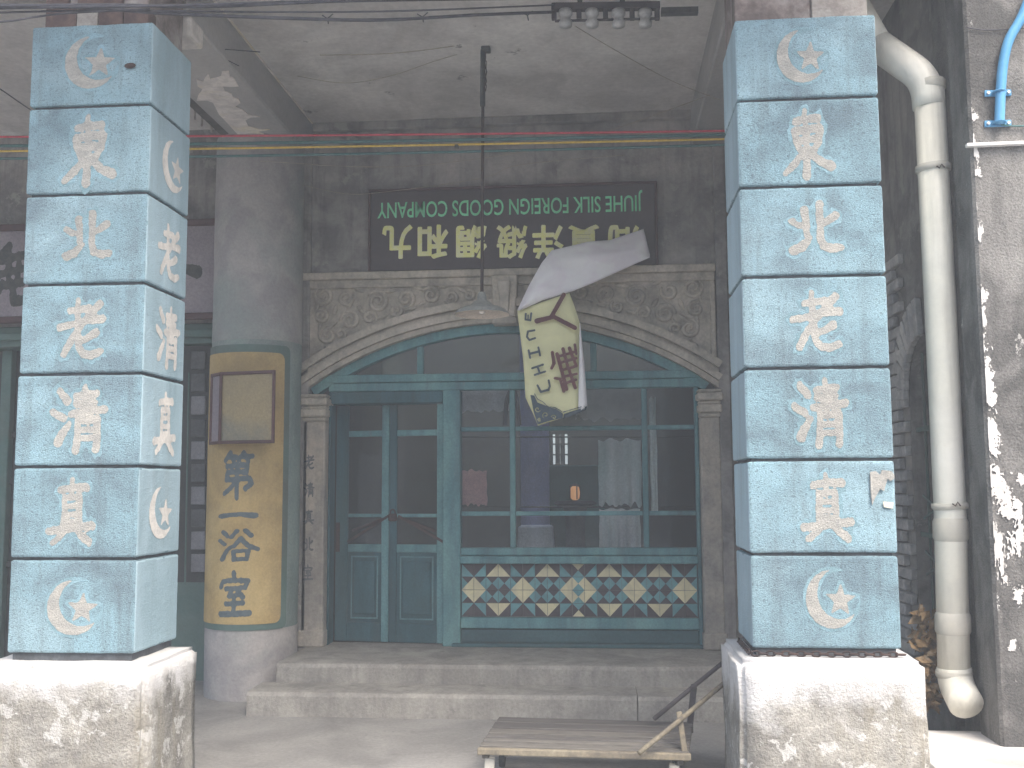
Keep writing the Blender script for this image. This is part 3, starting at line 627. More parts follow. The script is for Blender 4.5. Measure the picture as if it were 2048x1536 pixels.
# scrolls
def scroll(px, py, R, turns, dirn, a0, r=.0165, mirror=False):
    c0 = aY(px, py, YW-.035); sg = -1 if mirror else 1
    if mirror: c0.x = 2*cxA-c0.x
    pts = []; rr = []; n = int(18*turns)
    for i in range(n+1):
        t = i/n; a = a0+dirn*2*pi*turns*t; q = R*(1-t)**.8+.008
        pts.append(Vector((c0.x+sg*q*cos(a), YW-.033-.012*t, c0.z+q*sin(a)))); rr.append(r*(.6+.5*sin(pi*min(1, t*1.3))))
    return pts, rr
def leaf_blob(g, px, py, L, Wd, ang, mirror):
    c0 = aY(px, py, YW-.03); sg = -1 if mirror else 1
    if mirror: c0.x = 2*cxA-c0.x
    n, k = 6, 8; vs = []; fs = []
    for i in range(n+1):
        t = i/n; w = Wd*sin(pi*min(.98, t*.9+.05))
        for j in range(k):
            a = 2*pi*j/k
            x = (t-.5)*L; y = w*cos(a); d = .016*sin(a)*sin(pi*min(.97, max(.03, t)))
            vs.append((c0.x+sg*(x*cos(ang)-y*sin(ang)), YW-.032-abs(d)*(1 if sin(a) > 0 else -.3), c0.z+x*sin(ang)+y*cos(ang)))
    for i in range(n):
        for j in range(k): fs.append((i*k+j, i*k+(j+1)%k, (i+1)*k+(j+1)%k, (i+1)*k+j))
    g.add(vs, fs)
SC = [(648,592,.075,1.6,1,2.2),(692,596,.06,1.3,-1,.5),(755,603,.085,1.8,-1,2.6),(812,598,.07,1.6,1,-2.2),(862,590,.065,1.6,-1,2.8),(700,640,.075,1.6,-1,3.2),(655,670,.07,1.5,1,1.2),(740,635,.05,1.3,1,-.5),(792,622,.045,1.3,-1,1.0),(642,632,.055,1.4,-1,2),(902,594,.05,1.3,1,-2.6),(648,704,.04,1.2,-1,1.5),(682,668,.035,1.2,1,-1),(938,590,.04,1.2,-1,2)]
LV = [(672,575,.14,.022,.2),(715,578,.12,.02,-.5),(780,582,.13,.02,.1),(835,575,.12,.02,-.4),(885,574,.12,.018,.2),(925,580,.10,.02,-.5),(670,622,.11,.02,1.2),(720,618,.10,.02,-.9),(765,634,.10,.018,.3),(822,618,.09,.016,.2),(665,650,.10,.018,.6),(640,655,.09,.016,1.5),(700,612,.08,.016,.8),(845,607,.08,.015,.4),(635,610,.09,.016,1.3),(685,655,.07,.015,1.0)]
for mir in (False, True):
    for sc_ in SC:
        pts, rr = scroll(*sc_, mirror=mir); g = G(); g.tube(pts, rr, 7); build('scroll', g, M['stone'], ar, smooth=True)
    for lv in LV:
        g = G(); leaf_blob(g, *lv, mir); build('carved_leaf', g, M['stone'], ar, smooth=True)

# pilasters
def pilaster(x0, x1, zt, label, faint):
    t = thing('stone_pilaster', label, 'pilaster', ((x0+x1)/2, YW, TOPZ), 'stone pilasters beside the shopfront')
    build('shaft', G().box(x0, x1, YW-.06, YW+.12, TOPZ, zt-.22), M['stone_dk'], t, bevel=.012)
    build('plinth', G().box(x0-.012, x1+.012, YW-.08, YW+.12, TOPZ, TOPZ+.13), M['stone_dk'], t, bevel=.01)
    for a, b, e in ((.22,.185,.008),(.184,.12,.03),(.119,.09,.015),(.089,.03,.045),(.029,0,.03)):
        build('capital_ring', G().box(x0-e*.5, x1+e*.5, YW-.06-e, YW+.12, zt-a, zt-b), M['stone'], t, bevel=.01)
    if faint:
        for i, kd in enumerate(['lao','qing','zhen','bei','shi']):
            zc_ = zt-.55-i*.22; cx_ = (x0+x1)/2-.03
            put_glyph('faded_character', kd, lambda u, v: (cx_-.045+.09*u, YW-.0635, zc_+.06-.12*v), M['ink_faint'], t, seed=i, n=26)
    return t
PLX0, PLX1 = aY(607,1000,YW).x, aY(652,1000,YW).x
zcap = zp(785, YW)
pilaster(PLX0, PLX1, zcap, 'left stone pilaster with faded ink characters beside the blue door', True)
pilaster(aY(1402,1000,YW).x, aY(1448,1000,YW).x-.02, zcap, 'right stone pilaster at the window end of the shopfront', False)

# ================================================================ SHOPFRONT
YS = 8.24
sf = thing('shopfront', 'blue painted wooden shopfront window with arched fanlight and tiled base panel', 'shopfront', (-.1, YS, TOPZ))
def X(px): return aY(px, 950, YS).x
def Z(py, px=1150): return aY(px, py, YS).z
def wbox(name, x0, x1, z0, z1, y0=YS, y1=YS+.09, mat='wood', par=None, bev=.006): return build(name, G().box(x0, x1, y0, y1, z0, z1), M[mat], par or sf, bevel=bev)
ztr0, ztr1 = Z(777), Z(744)
xF0, xF1 = PLX1+.002, aY(1402,1000,YW).x-.002
# transom
wbox('transom', xF0-.05, xF1+.05, (ztr0+ztr1)/2+.003, ztr1, YS-.03, YS+.1)
wbox('transom', xF0-.0, xF1, ztr0, (ztr0+ztr1)/2, YS-.012, YS+.1)
# arched frame
t0, t1 = th(RA-.002, xF1-.03), th(RA-.002, xF0+.03)
def tz(r): # angle where arc of radius r meets the transom top
    return math.asin((ztr1-czA)/r)
build('arched_frame', G().band(cxA, czA, RA-.075, RA-.002, YS-.02, YS+.08, math.asin((ztr0+.03-czA)/RA), pi-math.asin((ztr0+.03-czA)/RA)), M['wood'], sf)
mull = [aY(840,720,YS).x, aY(1187,720,YS).x]
for m_ in mull: wbox('fanlight_mullion', m_-.025, m_+.025, ztr1+.002, zarc(m_, RA-.077)-.004, YS, YS+.06)
# fanlight panes
def fanpane(xa, xb):
    vs = []; fs = []; n = 20; R = RA-.078
    for i in range(n+1):
        x = xa+(xb-xa)*i/n; zz = max(zarc(x, R), ztr1+.004)
        vs += [(x, YS+.04, ztr1+.003), (x, YS+.04, zz), (x, YS+.044, zz), (x, YS+.044, ztr1+.003)]
    for i in range(n):
        a = i*4; b = a+4
        for k in range(4): fs.append((a+k, a+(k+1)%4, b+(k+1)%4, b+k))
    return build('pane', G().add(vs, fs), M['glass'], sf)
xe = sqrt((RA-.078)**2-(ztr1-czA)**2)
fanpane(cxA-xe+.01, mull[0]-.026); fanpane(mull[0]+.026, mull[1]-.026); fanpane(mull[1]+.026, cxA+xe-.01)
# window grid
xw = [X(908), X(1025), X(1291), X(1406)]
zw = [Z(770), Z(855), Z(1027), Z(1098)]
xpost = X(886)
wbox('door_post', xpost, X(921), TOPZ-.0, ztr0-.002, YS-.02, YS+.12)
wbox('end_post', X(1392), xF1, TOPZ, ztr0-.002, YS-.005, YS+.1)
wbox('sill', X(921)+.002, X(1392)-.002, Z(1127), Z(1112), YS-.05, YS+.12)
wbox('sill_rail', X(921)+.002, X(1392)-.002, Z(1111), Z(1096), YS-.01, YS+.1)
for px in (1025, 1291): wbox('mullion', X(px)-.022, X(px)+.022, Z(1096)+.002, ztr0-.002, YS+.01, YS+.06)
cols = [(X(921), X(1025)-.022), (X(1025)+.022, X(1291)-.022), (X(1291)+.022, X(1392))]
for py in (856, 1027):
    for a, b in cols: wbox('glazing_bar', a+.002, b-.002, Z(py)-.018, Z(py)+.018, YS+.015, YS+.055)
rows = [(Z(856)+.018, ztr0), (Z(1027)+.018, Z(856)-.018), (Z(1096), Z(1027)-.018)]
for a, b in cols:
    for c0, c1 in rows:
        build('pane', G().box(a+.003, b-.003, YS+.034, YS+.038, c0+.003, c1-.003), M['glass'], sf)
# tile panel
zt0, zt1 = Z(1234), Z(1128)
wbox('panel_back', X(921)+.002, X(1392)-.002, Z(1238), Z(1127)-.002, YS+.035, YS+.10, 'mortar')
wbox('panel_rail', X(921)+.002, X(1392)-.002, Z(1258), Z(1236), YS-.01, YS+.1)
wbox('dado_board', X(921)+.002, X(1392)-.002, TOPZ+.03, Z(1260), YS+.01, YS+.1, 'wood_low')
wbox('bottom_sill', X(905), xF1, TOPZ, TOPZ+.028, YS-.05, YS+.1, 'wood_low')
C_, T_, D_ = 0, 1, 2
def quads(row, c_):
    if c_ == 9:
        return {0: (C_, D_, T_, D_), 1: (T_, C_, T_, C_)}[row]
    q = (c_ if c_ < 9 else c_-9) % 4
    if row == 0: return [(D_, D_, T_, T_), (D_, T_, T_, D_), (D_, C_, C_, D_), (D_, D_, C_, C_)][q]   # top,right,bottom,left
    return [(D_, C_, C_, T_), (D_, T_, C_, C_), (D_, T_, D_, T_), (D_, T_, D_, T_)][q]
xs0, xs1 = X(922.5), X(1395)-.02
tw = (xs1-xs0)/19; thh = (zt1-zt0)/4
tm = {}
for r_ in range(4):
    for c_ in range(19):
        qd = quads(r_ if r_ < 2 else 3-r_, c_)
        if r_ >= 2: qd = (qd[2], qd[1], qd[0], qd[3])
        if qd not in tm:
            gx, gz = tw/2-.0016, thh/2-.0016; d = .012
            me = bpy.data.meshes.new('tile')
            vs = [(-gx,0,gz),(gx,0,gz),(gx,0,-gz),(-gx,0,-gz),(0,0,0),(-gx,d,gz),(gx,d,gz),(gx,d,-gz),(-gx,d,-gz)]
            fs = [(0,1,4),(1,2,4),(2,3,4),(3,0,4),(0,5,6,1),(1,6,7,2),(2,7,8,3),(3,8,5,0)]
            me.from_pydata(vs, [], [tuple(reversed(f)) if i < 4 else f for i, f in enumerate(fs)])
            for m in ('t_cream','t_teal','t_dark'): me.materials.append(M[m])
            for i, p in enumerate(me.polygons): p.material_index = qd[i % 4] if i < 4 else 2
            bmm = bmesh.new(); bmm.from_mesh(me); bmesh.ops.recalc_face_normals(bmm, faces=bmm.faces); bmm.to_mesh(me); bmm.free()
            tm[qd] = me
        o = bpy.data.objects.new('tile', tm[qd]); COL.objects.link(o); o.parent = sf
        o.location = Vector((xs0+(c_+.5)*tw, YS+.0235+random.uniform(-.001,.001), zt1-(r_+.5)*thh)) - sf.location
        o.rotation_euler = (random.uniform(-.006,.006), 0, random.uniform(-.006,.006))
# ---- double door, hung slightly skew in its frame
dr = thing('double_door', 'tall dark blue double door with glazed upper panes and rusty straps', 'door', (-1.7, 8.35, TOPZ))
dxa, dxb = aY(655,1000,8.30).x, xpost-.002
build('jamb', G().box(PLX1+.003, dxa+.035, YS-.0, YS+.16, TOPZ, ztr0-.002), M['wood_door'], dr, bevel=.006)
build('head', G().box(dxa+.037, dxb-.002, YS, YS+.16, ztr0-.10, ztr0-.002), M['wood_door'], dr, bevel=.006)
lx0, lx1 = dxa+.039, dxb-.004; ztop = ztr0-.104
def ydoor(x): return 8.42-(x-lx0)/(lx1-lx0)*.12
def leaf(x0, x1, right):
    lf = G(); y = lambda x: ydoor(x)
    lp = bpy.data.objects.new('door_leaf', None); 
    def sk(name, a, b, z0, z1, dy0, dy1, mat, par, bev=.005):
        g = G(); ya, yb = y(a), y(b)
        g.add([(a,ya+dy0,z0),(b,yb+dy0,z0),(b,yb+dy1,z0),(a,ya+dy1,z0),(a,ya+dy0,z1),(b,yb+dy0,z1),(b,yb+dy1,z1),(a,ya+dy1,z1)], [(0,3,2,1),(4,5,6,7),(0,1,5,4),(1,2,6,5),(2,3,7,6),(3,0,4,7)])
        return build(name, g, M[mat], par, bevel=bev)
    swl, swr = (.105, .062) if not right else (.062, .055)
    leafo = sk('door_leaf', x0, x0+swl, TOPZ+.01, ztop, 0, .045, 'wood_door', dr)
    sk('stile', x1-swr, x1, TOPZ+.01, ztop, 0, .045, 'wood', leafo)
    zr = [zp(803,8.35), zp(858,8.35), zp(870,8.35), zp(1027,8.35), zp(1034,8.35), zp(1089,8.35), zp(1105,8.35)]
    a, b = x0+swl+.001, x1-swr-.001
    sk('rail', a, b, zr[0], ztop, .002, .043, 'wood_door', leafo)
    sk('rail', a, b, zr[2], zr[1], .002, .043, 'wood', leafo)
    sk('rail', a, b, zr[4], zr[3], .002, .043, 'wood', leafo)
    sk('rail', a, b, zr[6], zr[5], .002, .043, 'wood', leafo)
    zb = TOPZ+.16
    sk('rail', a, b, TOPZ+.01, zb, .002, .043, 'wood_door', leafo)
    for z0, z1 in ((zr[1], zr[0]), (zr[3], zr[2]), (zr[5], zr[4])): sk('pane', a, b, z0+.002, z1-.002, .02, .024, 'glass', leafo, 0)
    pn = sk('lower_panel', a, b, zb+.002, zr[6]-.002, .018, .035, 'wood_door', leafo, 0)
    sk('raised_field', a+.05, b-.05, zb+.07, zr[6]-.07, .006, .0175, 'wood_door', leafo, .008)
    for (p, q, z0, z1) in ((a+.028, b-.028, zb+.03, zb+.042), (a+.028, b-.028, zr[6]-.042, zr[6]-.03), (a+.028, a+.04, zb+.043, zr[6]-.043), (b-.04, b-.028, zb+.043, zr[6]-.043)):
        sk('bead', p, q, z0, z1, .010, .0175, 'wood', leafo, .002)
    return leafo
mid = (lx0+lx1)/2
leaf(lx0, mid-.002, False); leaf(mid+.002, lx1, True)
# rusty straps and padlock
for (a, b) in (((690,1085),(775,1032)), ((795,1032),(890,1085)), ((700,1062),(770,1036)), ((800,1036),(870,1062))):
    A = aY(*a, 8.31); B = aY(*b, 8.31); A.y = ydoor(A.x)-.012; B.y = ydoor(B.x)-.012
    build('strap', G().bar(A, B, .006, .02), M['rust'], dr)
A = aY(785,1030,8.32); A.y = ydoor(A.x)-.03
g = G().box(A.x-.035, A.x+.035, A.y-.015, A.y+.015, A.z-.05, A.z+.01); build('padlock', g, M['rust'], dr, bevel=.008)
g = G(); g.tube([A+Vector((.022*cos(t*pi/6), 0, .01+.035*sin(t*pi/6))) for t in range(7)], .006, 6); build('shackle', g, M['rust'], dr)
for px in (672, 893):
    A = aY(px,1075,8.35); A.y = ydoor(A.x)-.008
    build('strap_plate', G().box(A.x-.015, A.x+.015, A.y-.006, A.y+.006, A.z-.12, A.z+.12), M['rust'], dr)

# ================================================================ ROOM BEHIND THE GLASS
rm = thing('shop_room', 'dim room seen through the blue shopfront glass', 'room', (-.7, 10.5, TOPZ))
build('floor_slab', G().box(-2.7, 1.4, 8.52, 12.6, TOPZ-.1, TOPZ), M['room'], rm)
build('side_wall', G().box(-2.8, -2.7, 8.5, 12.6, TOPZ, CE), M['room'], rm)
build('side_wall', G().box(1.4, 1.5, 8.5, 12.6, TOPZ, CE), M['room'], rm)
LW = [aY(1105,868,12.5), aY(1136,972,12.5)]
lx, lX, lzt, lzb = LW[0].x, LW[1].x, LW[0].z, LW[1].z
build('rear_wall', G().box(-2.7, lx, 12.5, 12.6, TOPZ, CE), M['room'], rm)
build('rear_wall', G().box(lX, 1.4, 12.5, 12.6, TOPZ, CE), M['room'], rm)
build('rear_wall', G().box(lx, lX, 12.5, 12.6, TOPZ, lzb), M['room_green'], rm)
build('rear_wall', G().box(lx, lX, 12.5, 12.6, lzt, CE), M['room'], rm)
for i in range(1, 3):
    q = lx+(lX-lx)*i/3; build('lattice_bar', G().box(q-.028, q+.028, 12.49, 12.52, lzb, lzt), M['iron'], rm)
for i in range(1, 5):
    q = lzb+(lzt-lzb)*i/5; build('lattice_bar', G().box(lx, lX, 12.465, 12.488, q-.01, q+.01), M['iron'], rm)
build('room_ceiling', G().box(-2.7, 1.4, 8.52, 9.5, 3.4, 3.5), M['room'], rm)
# violet column, put behind the glass for a partly mirrored shape
v0 = aY(1041,950,10.2).x; v1 = aY(1099,950,10.2).x
tag(build('violet_standin', G().lathe((v0+v1)/2, 10.2, [((v1-v0)/2, TOPZ), ((v1-v0)/2, CE)], 24), M['purple'], smooth=True), 'violet blue round column behind the window, standing in for a partial reflection', 'column')
# white draped table in front of it
A = aY(1030,1052,9.7); B = aY(1110,1095,9.7)
t = thing('draped_table', 'table under a pale cloth at the foot of the violet column', 'table', ((A.x+B.x)/2, 9.85, TOPZ))
build('cloth', G().add([(A.x+.03,9.7,A.z),(B.x-.03,9.7,A.z),(B.x-.03,10.0,A.z),(A.x+.03,10.0,A.z),(A.x-.02,9.66,TOPZ),(B.x+.03,9.66,TOPZ),(B.x+.03,10.03,TOPZ),(A.x-.02,10.03,TOPZ)], [(0,1,2,3),(0,4,5,1),(1,5,6,2),(2,6,7,3),(3,7,4,0),(4,5,6,7)]), M['palecloth'], t, bevel=.015)
# cloths on a line; pink cloth and curtain stand in for partial reflections
def cloth(name, px0, px1, py0, py1, Y, mat, label, cat, amp=.02, waves=5, ragged=.01, seed=0, nx=40, nz=14):
    a = aY(px0, py0, Y); b = aY(px1, py1, Y); vs = []; fs = []
    for side in (0, 1):
        for i in range(nx+1):
            for j in range(nz+1):
                u = i/nx; v = j/nz
                y = Y+amp*(.3+.7*v)*sin(u*waves*2*pi+seed)+amp*.5*noise.noise(Vector((u*6, v*2, seed)))+side*.004
                vs.append((a.x+(b.x-a.x)*(u)+.01*noise.noise(Vector((v*3,seed,i*.2))), y, a.z+(b.z-a.z)*v + (ragged*noise.noise(Vector((u*9,seed,3)))*2 if j == nz else 0) + (ragged*noise.noise(Vector((u*5,seed,8)))*2 if j == 0 else 0)))
    o = (nx+1)*(nz+1)
    for i in range(nx):
        for j in range(nz):
            q = i*(nz+1)+j; fs.append((q, q+nz+1, q+nz+2, q+1)); fs.append((o+q, o+q+1, o+q+nz+2, o+q+nz+1))
    g = G().add(vs, fs); return tag(build(name, g, M[mat], smooth=True), label, cat)
cloth('pink_cloth', 912, 974, 942, 1010, 8.75, 'pinkcloth', 'faded pink cloth low behind the left window panes, standing in for a partial reflection', 'cloth', .008, 1.5, .015, 1)
cloth('valance', 905, 1018, 765, 822, 8.62, 'palecloth', 'pale grey valance behind the top left window pane', 'curtain', .008, 1, .02, 2)
cloth('lace_curtain', 1196, 1284, 880, 1010, 8.66, 'curtain', 'pale lace half curtain with bead trim behind the wide middle panes, standing in for a partial reflection', 'curtain', .02, 3.5, .02, 3)
cloth('lower_curtain', 1198, 1282, 1018, 1110, 8.66, 'curtain', 'short pale curtain below the lace half curtain, standing in for a partial reflection', 'curtain', .02, 4.5, .01, 5)
cloth('narrow_curtain', 1298, 1316, 795, 1030, 8.66, 'curtain', 'narrow pale curtain strip behind the right window panes', 'curtain', .01, 1.5, .01, 6)
cloth('hanging_sheet', 1150, 1290, 768, 838, 8.7, 'ceil', 'dull brown sheet hanging behind the top middle panes', 'cloth', .01, 1.2, .02, 8)
tag(build('curtain_rod', G().tube([aY(905,1014,8.69), aY(1400,1014,8.69)], .006, 8), M['iron']), 'thin dark rod carrying the curtains behind the window', 'rod')
tag(build('curtain_rod', G().tube([aY(905,874,8.69), aY(1400,874,8.69)], .006, 8), M['iron']), 'upper thin rod across the window behind the lace curtain', 'rod')
# loop of hose/strap by mullion
g = G(); g.tube([aY(1010+ 14*(1-cos(t*pi/10)), 850-70*sin(t*pi/10), 8.6) for t in range(11)], .02, 8)
tag(build('hanging_loop', g, M['rust'], smooth=True), 'dark hanging loop behind the top of the window mullion', 'strap')
# orange glow on a dark stand, put in for a figure mirrored in the glass
A = aY(1150,985,9.4)
t = thing('orange_reflection', 'small glowing orange shape added in place of a reflection in the panes', 'orange_reflection', (A.x, 9.4, A.z-.07))
build('glow_body', G().lathe(A.x, 9.4, [(.02,A.z-.07),(.04,A.z-.05),(.045,A.z),(.038,A.z+.045),(.02,A.z+.06)], 12), M['orange_reflection'], t, smooth=True)
build('cap', G().lathe(A.x, 9.4, [(.0,A.z+.085),(.05,A.z+.062),(.052,A.z+.058),(.0,A.z+.058)], 12), M['iron'], t)
for k in range(4): build('rib', G().tube([(A.x+.048*cos(k*pi/2+.4), 9.4+.048*sin(k*pi/2+.4), A.z-.06),(A.x+.048*cos(k*pi/2+.4), 9.4+.048*sin(k*pi/2+.4), A.z+.06)], .006, 5), M['iron'], t)
t = thing('reflected_body', 'dark waisted stand under the orange glow, added for the body of a mirrored figure', 'stand', (A.x, 9.4, TOPZ))
build('top', G().lathe(A.x, 9.4, [(0,A.z-.071),(.17,A.z-.075),(.2,A.z-.10),(.15,A.z-.125),(0,A.z-.125)], 20), M['iron'], t)
build('pedestal', G().lathe(A.x, 9.4, [(.11,A.z-.126),(.085,A.z-.3),(.12,TOPZ)], 16), M['iron'], t, smooth=True)
A = aY(1190,930,10.9)
tag(build('green_cabinet', G().box(A.x-.5, A.x+.1, 10.9, 11.3, TOPZ, A.z), M['room_green'], bevel=.01), 'dark green cupboard in the room behind the orange glow', 'cupboard')

# ================================================================ ROUND COLUMN
CR = .35; CX, CY = -2.755, 7.86
for it in range(30):   # seat the shaft so both outlines meet the measured directions
    d0 = ray(416, 1000); d1 = ray(600, 1000)
    n0 = Vector((d0.y, -d0.x)).normalized(); n1 = Vector((-d1.y, d1.x)).normalized()
    e0 = n0.x*CX+n0.y*CY-CR; e1 = n1.x*CX+n1.y*CY-CR
    CX -= .5*(e0*n0.x+e1*n1.x); CR += .25*(e0+e1)
CR = round(CR, 4)
zc0, zc1 = aY(500,1262,7.5).z, aY(500,690,7.5).z
cl = thing('round_column', 'round green-washed column with the ochre panel lettered 第一浴室', 'column', (CX, CY, 0))
def rough_lathe(name, r, z0, z1, mat, nz=24, n=64, amp=.006):
    vs = []; fs = []
    for i in range(nz+1):
        z = z0+(z1-z0)*i/nz
        for j in range(n):
            t = 2*pi*j/n; q = r+amp*noise.noise(Vector((cos(t)*1.2, sin(t)*1.2, z*1.5)))
            vs.append((CX+q*cos(t), CY+q*sin(t), z))
    for i in range(nz):
        for j in range(n): fs.append((i*n+j, i*n+(j+1)%n, (i+1)*n+(j+1)%n, (i+1)*n+j))
    return build(name, G().add(vs, fs), M[mat], cl, smooth=True)
rough_lathe('foot', CR, 0, zc0, 'col_low')
rough_lathe('shaft', CR-.003, zc0, zc1+.05, 'col')
rough_lathe('upper_shaft', CR-.001, zc1+.05, BM+.02, 'col_low')
def on_col(px, py, off=.01):
    d = ray(px, py); o2 = Vector((CX, CY)); dd = Vector((d.x, d.y)); R = CR+off
    a = dd.dot(dd); b = -2*dd.dot(o2); cc = o2.dot(o2)-R*R; D = b*b-4*a*cc
    if D < 0: D = 0
    t = (-b-sqrt(D))/(2*a); return Vector((d.x*t, d.y*t, d.z*t+EYE))
def ang(px, py=950): p = on_col(px, py, 0); return atan2(p.y-CY, p.x-CX)
def col_sheet(name, a0, a1, z0, z1, off, mat, par, rad=.06, n=30):
    # rounded-rectangle sheet wrapped on the shaft
    Rr = CR+off; Wd = (a1-a0)*Rr; H = z1-z0; cols_ = []
    g = G(); vs = []; fs = []
    for i in range(n+1):
        t = .5-.5*cos(pi*i/n); x = Wd*t; e = min(x, Wd-x); dz = 0 if e > rad else rad-sqrt(max(0, rad*rad-(rad-e)**2))
        a = a0+(a1-a0)*t
        for k in range(9):
            z = z0+dz+(H-2*dz)*k/8; vs.append((CX+Rr*cos(a), CY+Rr*sin(a), z))
    for i in range(n):
        for k in range(8): q = i*9+k; fs.append((q, q+9, q+10, q+1))
    return build(name, g.add(vs, fs), M[mat], par, smooth=True)
aL, aR = ang(417.5), ang(564)
if aL > 0: aL -= 2*pi
if aR > 0: aR -= 2*pi
zb0, zb1 = on_col(490,1249,0).z, on_col(490,704,0).z
col_sheet('green_border', aL-.35, aR+.16, zb0-.045, zb1+.06, .008, 'green', cl, .05)
pn = col_sheet('ochre_panel', aL-.2, aR, zb0, zb1, .0115, 'yellow', cl, .055)
pn['label'] = 'ochre panel with rounded corners and four slate characters'
for kd, bx in (('di',(446,512,905,998)),('yi',(443,513,1008,1052)),('yu',(441,516,1057,1125)),('shi',(440,506,1143,1232))):
    a, b = ang(bx[0], bx[2]), ang(bx[1], bx[2]); z0, z1 = on_col(bx[0], bx[2], 0).z, on_col(bx[0], bx[3], 0).z
    put_glyph('character', kd, lambda u, v: (CX+(CR+.0145)*cos(a+(b-a)*u), CY+(CR+.0145)*sin(a+(b-a)*u), z0+(z1-z0)*v), M['ink'], pn, seed=bx[0], n=40)
# display box fixed on the column
A = aY(441,815,7.38); B = aY(547,815,7.30); zt_, zb_ = aY(495,742,7.33).z, aY(495,887,7.33).z
Cc = Vector((aY(423,815,7.50).x, 7.50, 0))
lb = thing('display_box', 'small dark red framed display box fixed on the round column above the characters', 'display box', (A.x, 7.45, zb_))
def qbar(p, q, z0, z1, w, nm='frame'):
    build(nm, G().bar((p.x, p.y, z0), (q.x, q.y, z1), w, .024, (0,0,1) if abs(z1-z0) < .01 else (0,1,0)), M['redframe'], lb, bevel=.003)
for z in (zt_-.012, zb_+.012):
    qbar(A, B, z, z, .024); qbar(Cc, A, z, z, .024)
for p in (A, B, Cc): qbar(p, p, zb_, zt_, .02)
D2_ = Vector((B.x+.03, 7.50, 0))
g = G().add([(A.x,A.y+.004,zb_+.02),(B.x,B.y+.004,zb_+.02),(B.x,B.y+.004,zt_-.02),(A.x,A.y+.004,zt_-.02),(A.x,A.y+.012,zb_+.02),(B.x,B.y+.012,zb_+.02),(B.x,B.y+.012,zt_-.02),(A.x,A.y+.012,zt_-.02)], [(0,1,2,3),(7,6,5,4),(0,4,5,1),(1,5,6,2),(2,6,7,3),(3,7,4,0)])
build('front_sheet', g, M['box_glass'], lb)
g = G().add([(Cc.x,Cc.y,zb_+.02),(A.x-.004,A.y+.01,zb_+.02),(A.x-.004,A.y+.01,zt_-.02),(Cc.x,Cc.y,zt_-.02)], [(0,1,2,3)])
build('side_sheet', g, M['plaque'], lb)
build('back_board', G().box(Cc.x+.01, B.x-.075, 7.50, 7.53, zb_+.02, zt_-.02), M['redframe'], lb)
tm_ = [(480,735)]
# ================================================================ LEFT BAY SHOP WALL
lw = thing('neighbour_shop_wall', 'grey and green painted wall of the shop in the left bay', 'wall', (-5, 8.3, 0))
ZH = aY(30,690,8.2).z; ZG = aY(30,655,8.2).z
build('upper_wall', G().box(-9, -2.601, 8.2, 8.5, ZG, CE), M['wall'], lw)
build('green_band', G().box(-9, -2.95, 8.17, 8.45, ZH-.02, ZG-.001), M['green'], lw, bevel=.006)
build('green_moulding', G().box(-9, -2.95, 8.13, 8.169, ZH+.03, ZH+.09), M['green'], lw, bevel=.006)
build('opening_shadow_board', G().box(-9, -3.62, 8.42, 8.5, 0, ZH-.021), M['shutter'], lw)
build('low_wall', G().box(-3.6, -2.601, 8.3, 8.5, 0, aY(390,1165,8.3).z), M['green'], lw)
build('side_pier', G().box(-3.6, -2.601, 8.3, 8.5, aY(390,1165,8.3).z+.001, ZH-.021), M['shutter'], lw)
for i, px in enumerate((8, 44)):
    x = aY(px,1000,8.38).x; build('shutter_post', G().box(x-.05, x+.04, 8.34, 8.42, 0, ZH-.022), M['green' if i == 0 else 'shutter'], lw, bevel=.006)
xq = -6.5
for z in (.9, 1.6, 2.0): build('shutter_rail', G().box(-9, -3.62, 8.385, 8.419, z, z+.05), M['shutter'], lw, bevel=.004)
for r_ in range(10):
    py0 = 703+r_*45; A = aY(384,py0+40*0+0,8.28); B = aY(411,py0+36,8.28)
    pale = r_ in (2,4,6,8,9)
    build('vent_tile', G().box(A.x, B.x, 8.262, 8.299, B.z, A.z), M['vent' if pale else 'vent_dk'], lw, bevel=.004)
build('conduit', G().tube([aY(378,745,8.2), aY(370,1170,8.2)], .008, 6), M['green'], lw)
# flare of the wall beside the column (rounded corner of the opening)
g = G(); n = 14; xa = aY(455,690,8.1).x; pts = [(-3.6, ZG+.5), (-3.6, ZG-.02)]
# plaque sign
A = aY(-190,440,8.08); B = aY(455,648,8.08)
zA, zB = aY(410,440,8.08).z, aY(410,640,8.08).z
sg = thing('calligraphy_plaque', 'wide grey plaque with dark red frame and black brush calligraphy, left bay', 'sign', ((A.x+B.x)/2, 8.1, zB))
build('board', G().box(A.x+.05, B.x-.05, 8.06, 8.09, zB+.05, zA-.05), M['plaque'], sg)
build('frame', G().box(A.x, B.x, 8.03, 8.09, zA-.055, zA), M['redframe'], sg, bevel=.008)
build('frame', G().box(A.x, B.x, 8.03, 8.09, zB, zB+.055), M['redframe'], sg, bevel=.008)
build('frame', G().box(A.x, A.x+.055, 8.031, 8.09, zB+.0555, zA-.0555), M['redframe'], sg, bevel=.008)
build('frame', G().box(B.x-.055, B.x, 8.031, 8.09, zB+.0555, zA-.0555), M['redframe'], sg, bevel=.008)
build('hanger', G().box(A.x+.6, A.x+.66, 8.09, 8.2, zA-.1, zA-.02), M['iron'], sg)
build('hanger', G().box(B.x-.3, B.x-.24, 8.09, 8.2, zA-.1, zA-.02), M['iron'], sg)
for bx, sd_ in (((-40,52,488,618),3),((330,399,495,590),5),((120,230,490,610),8)):
    a = aY(bx[0],bx[2],8.06); b = aY(bx[1],bx[3],8.06)
    put_glyph('character', 'brush' if sd_ != 5 else 'yi', lambda u, v: (a.x+(b.x-a.x)*u, 8.0585, a.z+(b.z-a.z)*v), M['iron'], sg, seed=sd_, n=44)

